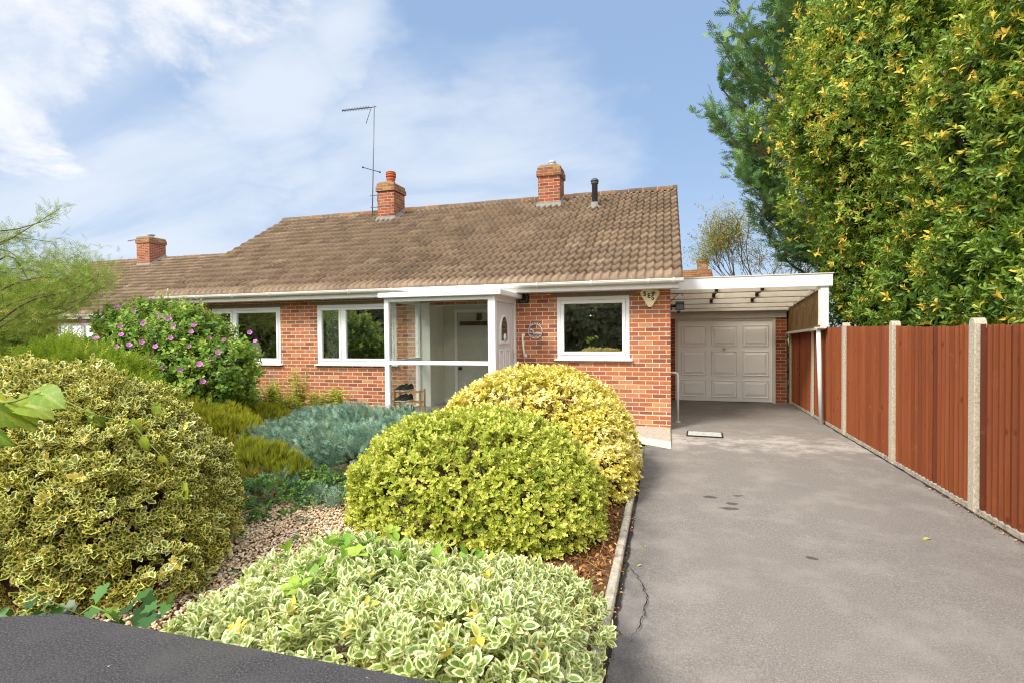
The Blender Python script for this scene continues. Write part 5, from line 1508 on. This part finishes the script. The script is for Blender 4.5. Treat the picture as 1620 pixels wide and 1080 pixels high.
t = thing('golden_juniper', (-6.4, 4.4, .1), 'feathery yellow-green juniper behind the holly bush, below the hibiscus', 'shrub')
P = spray_shrub(t, [((-6.7,4.6,.65),(.85,.6,.80)), ((-6.0,4.45,.5),(.62,.5,.66)), ((-7.4,4.8,.6),(.8,.6,.88))], 8000, frond(11,.045,.32,.08), .24, M['l_gold'], 1, .45, .8, .35, .25, .18, .5, .05, .5, 2, dirbias=(.45,-.1,.1))
stems(t, (-6.5,4.5,.05), pick(P, 40), .016)

t = thing('green_creeper', (-3.6, 4.0, .05), 'low bright green creeping plant at the edge of the gravel', 'creeper')
P, N, D = shell([((-3.72,4.05,.0),(.55,.62,.26)), ((-3.2,4.45,.0),(.52,.36,.25)), ((-2.75,4.75,.0),(.4,.3,.20)), ((-3.95,3.75,.0),(.35,.4,.24)), ((-3.5,4.6,.0),(.5,.3,.30))], 2800, .25, .2, .3, .02)
A = nrm(N*.5+UP+RNG.normal(0,.4,P.shape)); c = Cloud(); rosette(c, oval(.6,.1,8), P, A, 6, .036, 1.0, .45, patchv(P,.4,2), .006); c.build('foliage', M['l_creep'], t)
stems(t, (-3.4,4.2,.02), pick(P, 40), .005, M['greentwig'], bend=.05)
t = thing('creeping_juniper', (-3.5, 4.2, .05), 'low patch of blue-green juniper sprays mixed into the creeper by the gravel', 'shrub')
spray_shrub(t, [((-3.05,4.3,.0),(.36,.3,.17)), ((-3.75,4.35,.0),(.4,.35,.20))], 700, frond(9,.07,.32,.06), .13, M['l_juniper'], 4, .3, .7, .4, .2, .15, .4, .03, .5, 2)

# ivy seedlings on the gravel
proto = None
def seedling():
    c = Cloud(); n = 9
    a = RNG.uniform(0,6.28,n); rr = RNG.uniform(.0,.07,n)
    c.add(lobed(.9), np.stack([rr*np.cos(a),rr*np.sin(a),RNG.uniform(.03,.11,n)],1), np.stack([np.cos(a),np.sin(a),RNG.normal(-.1,.3,n)],1), np.stack([RNG.normal(0,.3,n),RNG.normal(0,.3,n),np.ones(n)],1), RNG.uniform(.03,.055,n), RNG.random(n))
    return c
sp = [(-2.75,2.85,1.0,'ivy seedling on the gravel nearest the holly bush'),(-2.60,3.05,.9,'ivy seedling on the gravel between the holly and the cream-edged bush'),(-2.66,3.35,1.1,'largest ivy seedling in the middle of the gravel'),(-2.45,2.60,.85,'small ivy seedling beside the cream-edged bush'),(-2.95,3.75,.8,'ivy seedling on the gravel nearest the green creeper')]
for i, (x, y, s, lab) in enumerate(sp):
    t = thing('ivy_seedling', (x, y, bedz(x, y)), lab, 'ivy', 'ivy seedlings growing through the gravel'); t.scale = (s,s,s); t.rotation_euler = (0,0,i*1.3)
    if proto is None: o = seedling().build('leaves', M['l_ivy'], t); b = MB().tube([(0,0,0),(.01,0,.05),(.03,.02,.08)], .004, 5).tube([(0,0,0),(-.02,.01,.05)], .003, 5); st = b.build('stem', M['greentwig'], t); o.location = st.location = (0,0,0); proto = (o.data, st.data)
    else:
        for nm, d in zip(('leaves','stem'), proto): q = link(nm, d, t); q.location = (0,0,0)

t = thing('garage_creeper', (2.65, 13.4, 0), 'green creeper filling the slot between the garage pier and the fence', 'creeper')
P, N, D = shell([((2.66,13.6,.9),(.07,.22,.85))], 420, .5, .1, .4, .02); c = Cloud()
rosette(c, lobed(.95), P, nrm(N+UP*.3-np.array([0,.6,0])), 3, .06, 1.0, .5, RNG.random(len(P)), .01); c.build('foliage', M['l_ivy'], t)
stems(t, (2.66,13.6,0), pick(P, 16), .006, bend=.02)
# leafy weeds at the foot of the wall
wproto = []
def weed(h):
    c = Cloud(); b = MB()
    for s in range(15):
        x, y = random.uniform(-.20,.20), random.uniform(-.12,.10); lx, ly = random.uniform(-.12,.12), random.uniform(-.12,.05); H = h*random.uniform(.65,1.05)
        b.tube([(x*.4,y*.4,0),(x,y,H*.5),(x+lx,y+ly,H)], [.006,.005,.002], 5)
        for k in range(16):
            t = .2+.8*k/15; p = (x*.4+(x*.6)*min(1,2*t)+lx*max(0,2*t-1), y*.4+(y*.6)*min(1,2*t)+ly*max(0,2*t-1), H*t)
            a = 2.4*k
            c.add(simple(.5,.1,.2), [p], [(math.cos(a),math.sin(a),.35)], [(-.3*math.cos(a),-.3*math.sin(a),1)], [.135*(1.15-.6*t)], [random.random()])
    return c, b
for i, (x, y, h, s, lab) in enumerate([(-8.05,8.75,.55,1.0,'leafy yellow-green weed by the wall, nearest the hibiscus'),(-7.55,8.8,.6,1.1,'broad yellow-green weed under the left of the middle window'),(-7.0,8.75,.72,1.12,'tallest yellow-green weed against the bricks below the middle window'),(-6.55,8.85,.5,.9,'yellow-green weed under the middle window, nearest the porch'),(-8.5,8.5,.45,.9,'small yellow-green weed in the shade of the hibiscus'),(-6.2,8.9,.62,.8,'thin green weed against the bricks close to the porch'),(-7.3,8.3,.5,1.2,'bushy yellow-green weed standing out from the wall in front of the others'),(-6.75,8.2,.42,1.1,'low yellow-green weed between the golden heath and the blue juniper')]):
    t = thing('leafy_weed', (x, y, .12), lab, 'weed', 'leafy weeds along the foot of the house wall')
    c, b = weed(h*s); o = c.build('leaves', M['l_weed'], t); st = b.build('stems', M['greentwig'], t); o.location = st.location = (0,0,0)

def dry_grass():
    n = 11000; c = Cloud()
    x = RNG.uniform(-10.2,-5.0,n); y = RNG.uniform(7.4,9.15,n); k = RNG.random(n) < np.clip(.55+.5*np.sin(x*2.3)*np.sin(y*3),.1,1); x, y = x[k], y[k]; n = len(x)
    T = Leaf([(-.03,0,0),(.03,0,0),(.022,.5,.05),(-.022,.5,.05),(0,1,-.12)], [(0,1,2,3),(3,2,4)])
    D = np.stack([RNG.normal(0,.55,n),RNG.normal(-.15,.55,n),RNG.uniform(.35,1,n)],1)
    c.add(T, np.stack([x,y,np.full(n,.11)],1), D, np.stack([RNG.normal(size=n),RNG.normal(size=n),np.full(n,.3)],1), RNG.uniform(.14,.42,n)*np.where(x > -6.0, .55, 1), RNG.random(n), .28)
    return c.build('dry_grass', M['l_dry'])
tag(dry_grass(), kind='stuff')

# dry leaf litter along the kerb and under the bushes
def litter():
    n = 5200; c = Cloud()
    x = np.concatenate([RNG.uniform(-1.0,-.38,n//2), RNG.uniform(-4.8,-1.2,n//2)]); y = np.concatenate([RNG.uniform(1.6,6.6,n//2), RNG.uniform(1.4,5.2,n//2)])
    keep = ~((x < -1.2) & (RNG.random(n) < .965)); x, y = x[keep], y[keep]; m = len(x)
    z = np.array([bedz(a,b) for a, b in zip(x,y)]) + RNG.uniform(.005,.035,m)
    c.add(simple(.5,.25,.4), np.stack([x,y,z],1), np.stack([RNG.normal(size=m),RNG.normal(size=m),RNG.normal(0,.25,m)],1), np.stack([RNG.normal(0,.4,m),RNG.normal(0,.4,m),np.ones(m)],1), RNG.uniform(.02,.05,m), RNG.random(m))
    T = Leaf([(-.02,0,0),(.02,0,0),(.02,1,.02),(-.02,1,.02)], [(0,1,2,3)])
    m = 1200; x = RNG.uniform(-.9,-.39,m); y = RNG.uniform(1.8,6.4,m)
    c.add(T, np.stack([x,y,np.full(m,.035)],1), np.stack([RNG.normal(size=m),RNG.normal(size=m),RNG.normal(.05,.2,m)],1), np.stack([RNG.normal(0,.4,m),RNG.normal(0,.4,m),np.ones(m)],1), RNG.uniform(.04,.12,m), RNG.random(m), .7)
    # drift along the gap between kerb and tarmac and the fence foot
    m = 420; x = np.where(RNG.random(m) < .5, -.295+RNG.normal(0,.012,m), 2.645-np.abs(RNG.normal(0,.02,m))); y = RNG.uniform(1.5,6.5,m)
    c.add(simple(.5,.2,.3), np.stack([x,y,np.full(m,.010)],1), np.stack([RNG.normal(size=m),RNG.normal(size=m),np.zeros(m)],1), np.stack([RNG.normal(0,.3,m),RNG.normal(0,.3,m),np.ones(m)],1), RNG.uniform(.010,.030,m), RNG.random(m))
    return c.build('leaf_litter', M['litter'])
tag(litter(), kind='stuff')
c = Cloud(); T = simple(.45,.15,.2); T.v = T.v - np.array([0,.5,0]); c.add(T, [(0,0,.008)], [(0,1,0)], [(0,0,1)], [1.0], [.4]); lm = None
for x, y, s, a, lab in [(-.17,4.18,.05,.4,'pale fallen leaf on the tarmac near the kerb, the farther of two'),(-.19,3.83,.04,1.9,'pale fallen leaf on the tarmac near the kerb, level with the crack'),(1.98,4.9,.08,2.0,'yellow fallen leaf lying on the tarmac near the fence'),(.18,2.55,.03,1.2,'tiny pale fallen leaf on the tarmac nearest the camera'),(1.65,6.6,.045,.8,'small yellow fallen leaf in the middle of the drive'),(2.45,8.4,.05,2.5,'yellow fallen leaf near the foot of the carport post')]:
    if lm is None: o = c.build('fallen_leaf', M['l_weed']); lm = o.data
    else: o = link('fallen_leaf', lm)
    o.location = (x, y, 0); o.scale = (s,s,s); o.rotation_euler = (0,0,a); tag(o, lab, 'leaf', 'fallen leaves on the driveway')

# ------------------------------------------------------------------ trees
def limb(b, a, d, L, r, depth, tips, spread=.6, up=.2, n=4, kids=3, min_r=.006):
    pts = [Vector(a)]; d = Vector(d).normalized()
    for i in range(n):
        d = (d + Vector((random.uniform(-1,1),random.uniform(-1,1),random.uniform(-.6,1)))*.16 + Vector((0,0,up*.12))).normalized()
        pts.append(pts[-1] + d*L/n)
    b.tube(pts, [max(min_r, r*(1-.55*i/n)) for i in range(n+1)], 7 if r > .03 else 5, False)
    if depth == 0: tips.append((pts[-1], d)); tips.append((pts[-2], d)); return
    for k in range(kids):
        q = pts[random.randint(max(1, n-2), n)] if k else pts[-1]
        nd = (d + Vector((random.uniform(-1,1),random.uniform(-1,1),random.uniform(-.5,1)))*spread).normalized()
        limb(b, q, nd, L*random.uniform(.58,.8), r*.55, depth-1, tips, spread, up, n, kids, min_r)

def laurel():
    t = thing('laurel_tree', (4.9, 10.2, 0), 'huge glossy laurel tree with yellowing leaves leaning over the fence', 'tree')
    el = [((5.6,11.2,5.6),(3.35,3.0,3.7)), ((4.4,10.9,4.4),(1.75,2.1,1.9)), ((4.55,8.2,3.9),(1.5,2.6,2.2)), ((4.0,8.2,2.1),(1.05,3.3,1.35)), ((3.9,5.6,1.9),(.85,2.2,1.1)), ((5.2,6.8,4.2),(1.7,2.5,2.9)), ((6.2,8.2,6.2),(1.8,2.4,2.6)), ((4.35,11.5,6.4),(1.7,1.7,1.9)), ((4.9,9.6,7.4),(1.9,1.9,1.8)), ((3.85,11.4,2.6),(.9,1.4,1.2)), ((3.35,10.6,5.1),(1.0,1.0,1.1)), ((2.95,11.2,5.6),(.85,.9,1.0)), ((3.3,11.3,6.4),(.8,.8,.8))]
    P, N, D = shell(el, 66000, depth=.26, lumps=.20, lscale=1.3, zmin=.5, k0=2, bias=1.4)
    k = (P[:,0] > 2.84) | (P[:,2] > 2.72); k &= ~((P[:,1] > 14.2)); k &= ~((P[:,0] > 8.2) & (P[:,1] > 12)); k &= ~((P[:,0] > 5.6) & (P[:,1] > 7.5) & (P[:,2] < 3)); P, N, D = P[k], N[k], D[k]
    A = nrm(N*.8 + UP*.65 + RNG.normal(0,.5,P.shape))
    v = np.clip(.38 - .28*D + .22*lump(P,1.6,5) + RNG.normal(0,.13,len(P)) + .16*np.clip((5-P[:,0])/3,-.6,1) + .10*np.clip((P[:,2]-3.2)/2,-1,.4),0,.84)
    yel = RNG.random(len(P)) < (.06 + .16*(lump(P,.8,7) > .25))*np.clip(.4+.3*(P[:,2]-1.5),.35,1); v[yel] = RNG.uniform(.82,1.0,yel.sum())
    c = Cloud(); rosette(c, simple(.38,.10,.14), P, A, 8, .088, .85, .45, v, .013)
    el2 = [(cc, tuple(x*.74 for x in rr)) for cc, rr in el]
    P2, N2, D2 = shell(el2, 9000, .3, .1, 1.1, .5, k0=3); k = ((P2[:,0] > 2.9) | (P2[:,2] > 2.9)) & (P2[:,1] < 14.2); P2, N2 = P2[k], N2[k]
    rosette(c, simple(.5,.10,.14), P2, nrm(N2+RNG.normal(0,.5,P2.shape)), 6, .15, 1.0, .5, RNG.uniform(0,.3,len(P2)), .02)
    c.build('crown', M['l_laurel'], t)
    b = MB(); tips = []
    b.tube([(4.9,10.2,-.1),(4.95,10.25,1.2),(4.8,10.4,2.4)], [.20,.17,.14], 12)
    b.build('trunk', M['bark'], t)
    b = MB()
    for dr in ((-.5,-.1,1),(.5,.2,1),(-.3,-.9,.8),(0,.3,1.2),(.4,-.7,1)):
        limb(b, (4.85,10.35,2.2), dr, 1.9, .10, 2, tips, .7, .3)
    b.build('limbs', M['bark'], t)
    for y in (5.2,6.8,8.3):
        b = MB(); limb(b, (4.2,y,-.1), (random.uniform(0,.3),random.uniform(-.3,.3),1), 1.5, .05, 2, tips, .6, .3)
        b.build('stem', M['bark'], t)
laurel()

def conifer():
    t = thing('conifer', (5.6, 17, 0), 'tall dark green cypress behind the laurel tree, its shaggy side against the sky', 'tree')
    b = MB().tube([(5.6,17,-.1),(5.65,17,5),(5.5,17.1,10),(5.4,17.1,14)], [.38,.30,.2,.06], 12); b.build('trunk', M['bark'], t)
    c = Cloud(); b = MB(); T = frond(9,.09,.42,.08)
    PP = []; AA = []; VV = []
    for i in range(125):
        h = random.uniform(3.2, 13.0); a = random.uniform(0, 6.283)
        if i % 3: a = random.uniform(2.4, 4.4)      # fuller towards the open side
        prof = np.interp(h, [2.8,4.0,5.5,7.5,9.5,11.5,13.5], [2.4,3.3,4.3,4.75,4.4,3.4,1.6])
        L = prof*random.uniform(.62,1.14)
        d0 = Vector((math.cos(a), math.sin(a)*.9, random.uniform(-.12,.18))); p = Vector((5.58,17,h-.5)); pts = [p.copy()]
        n = 7
        for k in range(n):
            d0 = (d0 + Vector((random.uniform(-.08,.08),random.uniform(-.08,.08),.05+.045*k))).normalized()
            p = p + d0*L/n; pts.append(p.copy())
        b.tube(pts, [.05*(1-.8*k/n)+.008 for k in range(n+1)], 5, False)
        for q_ in range(15):
            u = random.random()**.6*.7+.30; k = min(int(u*n), n-1); q = pts[k].lerp(pts[k+1], u*n-k); dd = (pts[k+1]-pts[k]).normalized()
            bd = (dd*.8 + Vector((random.gauss(0,.6),random.gauss(0,.6),random.gauss(.30,.35)))).normalized(); Lb = random.uniform(.45,1.0)*(1.15-.45*u)
            brown = random.random() < .16 and u < .75; lt = random.gauss(0,.10)
            for z_ in range(11):
                w_ = z_/10; p_ = q + bd*Lb*w_ + Vector((0,0,.10*w_*w_*Lb))
                PP.append(p_+Vector((random.gauss(0,.05),random.gauss(0,.05),random.gauss(0,.04)))); AA.append(bd + Vector((random.gauss(0,.55),random.gauss(0,.55),random.gauss(.10,.45)))*(1.1-.6*w_))
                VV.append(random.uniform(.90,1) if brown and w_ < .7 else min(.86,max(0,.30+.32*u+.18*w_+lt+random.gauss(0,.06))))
    P = np.array([tuple(x) for x in PP]); A = np.array([tuple(x) for x in AA]); v = np.array(VV)
    up = np.tile(UP,(len(P),1))+RNG.normal(0,.5,P.shape)
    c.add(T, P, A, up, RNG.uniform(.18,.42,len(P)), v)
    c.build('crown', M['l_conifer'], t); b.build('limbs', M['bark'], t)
conifer()

def bare_tree():
    t = thing('thin_tree', (4.0, 24, 0), 'thinly leaved small tree behind the flat carport roof', 'tree')
    b = MB(); tips = []
    b.tube([(4.0,24,-.1),(4.02,24,1.6),(4.0,24.05,2.6)], [.13,.11,.09], 9); b.build('trunk', M['bark'], t)
    b = MB()
    for i in range(9):
        a = 6.283*i/9+random.uniform(-.2,.2)
        limb(b, (4.0,24,2.4), (math.cos(a)*1.3,math.sin(a)*.9,.80), 1.75, .045, 3, tips, .55, .35, 4, 3, .006)
    b.build('limbs', M['twig'], t)
    P = np.array([tuple(p) for p, d in tips]); A = np.array([tuple(d) for p, d in tips])
    P = np.concatenate([P+RNG.normal(0,.24,P.shape) for i in range(15)]); A = np.concatenate([A]*15)
    c = Cloud(); rosette(c, simple(.45,.1,.15), P, A, 3, .085, 1.0, .5, RNG.random(len(P)), .03)
    c.build('crown', M['l_bare'], t)
bare_tree()

def feathery_tree():
    t = thing('feathery_tree', (-12.6, 6.3, 0), 'feathery pale green tamarisk at the left edge with arching thin branches', 'tree')
    b = MB().tube([(-12.6,6.3,-.1),(-12.6,6.3,1.4),(-12.4,6.3,2.4)], [.10,.085,.06], 9); b.build('trunk', M['bark'], t)
    def at(x, y, Y): r = ray(x, y); return Vector((0,0,HCAM)) + r*(Y/r.y)
    b = MB(); PP = []; AA = []
    arcs = [[(-90,440),(-30,400),(5,385),(60,352),(95,330)] , [(-90,420),(0,395),(45,420),(90,418),(130,400)], [(-60,470),(10,405),(50,450),(90,490)], [(-100,480),(0,430),(40,470),(65,520)],
            [(-80,400),(-20,370),(30,362),(85,345)], [(-40,400),(10,380),(25,376),(90,384)], [(-60,500),(20,450),(90,440),(125,470)], [(-60,520),(20,480),(90,460),(150,440)], [(-60,520),(40,500),(110,480),(165,455)], [(-20,520),(80,500),(140,470),(158,425)], [(-20,530),(60,480),(100,450),(118,420)], [(-40,540),(40,480),(110,460),(150,440)], [(-40,560),(0,520),(45,500),(60,540)], [(-60,430),(10,425),(60,430),(100,432)]]
    for j, ar in enumerate(arcs):
        Y = random.uniform(5.6, 6.9); pts = [at(x, y, Y+.15*k) for k, (x, y) in enumerate(ar)]
        # resample smooth
        sm = []
        for k in range(len(pts)-1):
            for u in (0,.25,.5,.75): 
                a, c, d = pts[max(k-1,0)], pts[k], pts[k+1]; e = pts[min(k+2,len(pts)-1)]
                sm.append(.5*((2*c)+(d-a)*u+(2*a-5*c+4*d-e)*u*u+(3*c-a-3*d+e)*u**3))
        sm.append(pts[-1])
        b.tube(sm, [.014*(1-k/len(sm))+.003 for k in range(len(sm))], 6, False)
        dens = 30 if j < 6 else (80 if ar[-1][0] < 121 else 34)
        for k in range(2, len(sm)):
            for q in range(int(dens*(.35 if j in (0,1,4,5) else 1))):
                p = sm[k] + Vector((random.gauss(0,1),random.gauss(0,1),random.gauss(0,1)))*(.05 if j in (0,4,5) else .19)
                PP.append(p); AA.append((sm[k]-sm[k-1]).normalized()*.6+Vector((random.gauss(0,.6),random.gauss(0,.6),random.gauss(.15,.6))))
    b.build('limbs', M['bark'], t)
    P = np.array([tuple(x) for x in PP]); A = np.array([tuple(x) for x in AA])
    c = Cloud(); c.add(frond(9,.032,.36,.1), P, A, np.tile(UP,(len(P),1))+RNG.normal(0,.6,P.shape), RNG.uniform(.09,.24,len(P)), np.clip(.5+RNG.normal(0,.2,len(P)),0,1))
    c.build('crown', M['l_tam'], t)
feathery_tree()
t = thing('feathery_shrub', (-13, 7.4, 0), 'dense dark feathery shrub at the left edge under the tamarisk', 'shrub')
P = spray_shrub(t, [((-13.2,7.4,.9),(1.15,.9,1.30)), ((-12.5,7.3,.7),(.62,.7,.9)), ((-13.8,7.6,1.5),(1.2,.9,1.5))], 9500, frond(9,.06,.36,.08), .22, M['l_tamdark'], 3, .5, .6, .45, .3, .18, .6, .05, .5, 2)
stems(t, (-13,7.4,0), pick(P, 50), .02)

# woodland edge across the road, seen only mirrored in the windows
P, N, D = shell([((x, y, h*.5), (4.2, 3.2, h*.55)) for x, y, h in ((-52,-12,8),(-43,-13,7),(-34,-14,7),(-26,-15,7),(-19,-14,6),(-12,-16,8),(-4,-14,5.2),(9,-16,8),(16,-15,9),(24,-16,8),(3,-18,6.0))], 36000, .22, .14, 1.5, .1)
c = Cloud(); rosette(c, simple(.7,.1,.1), P, nrm(N+UP*.5), 4, .42, 1.0, .5, RNG.random(len(P)), .02)
tag(c.build('far_woods', M['l_far']), kind='stuff')
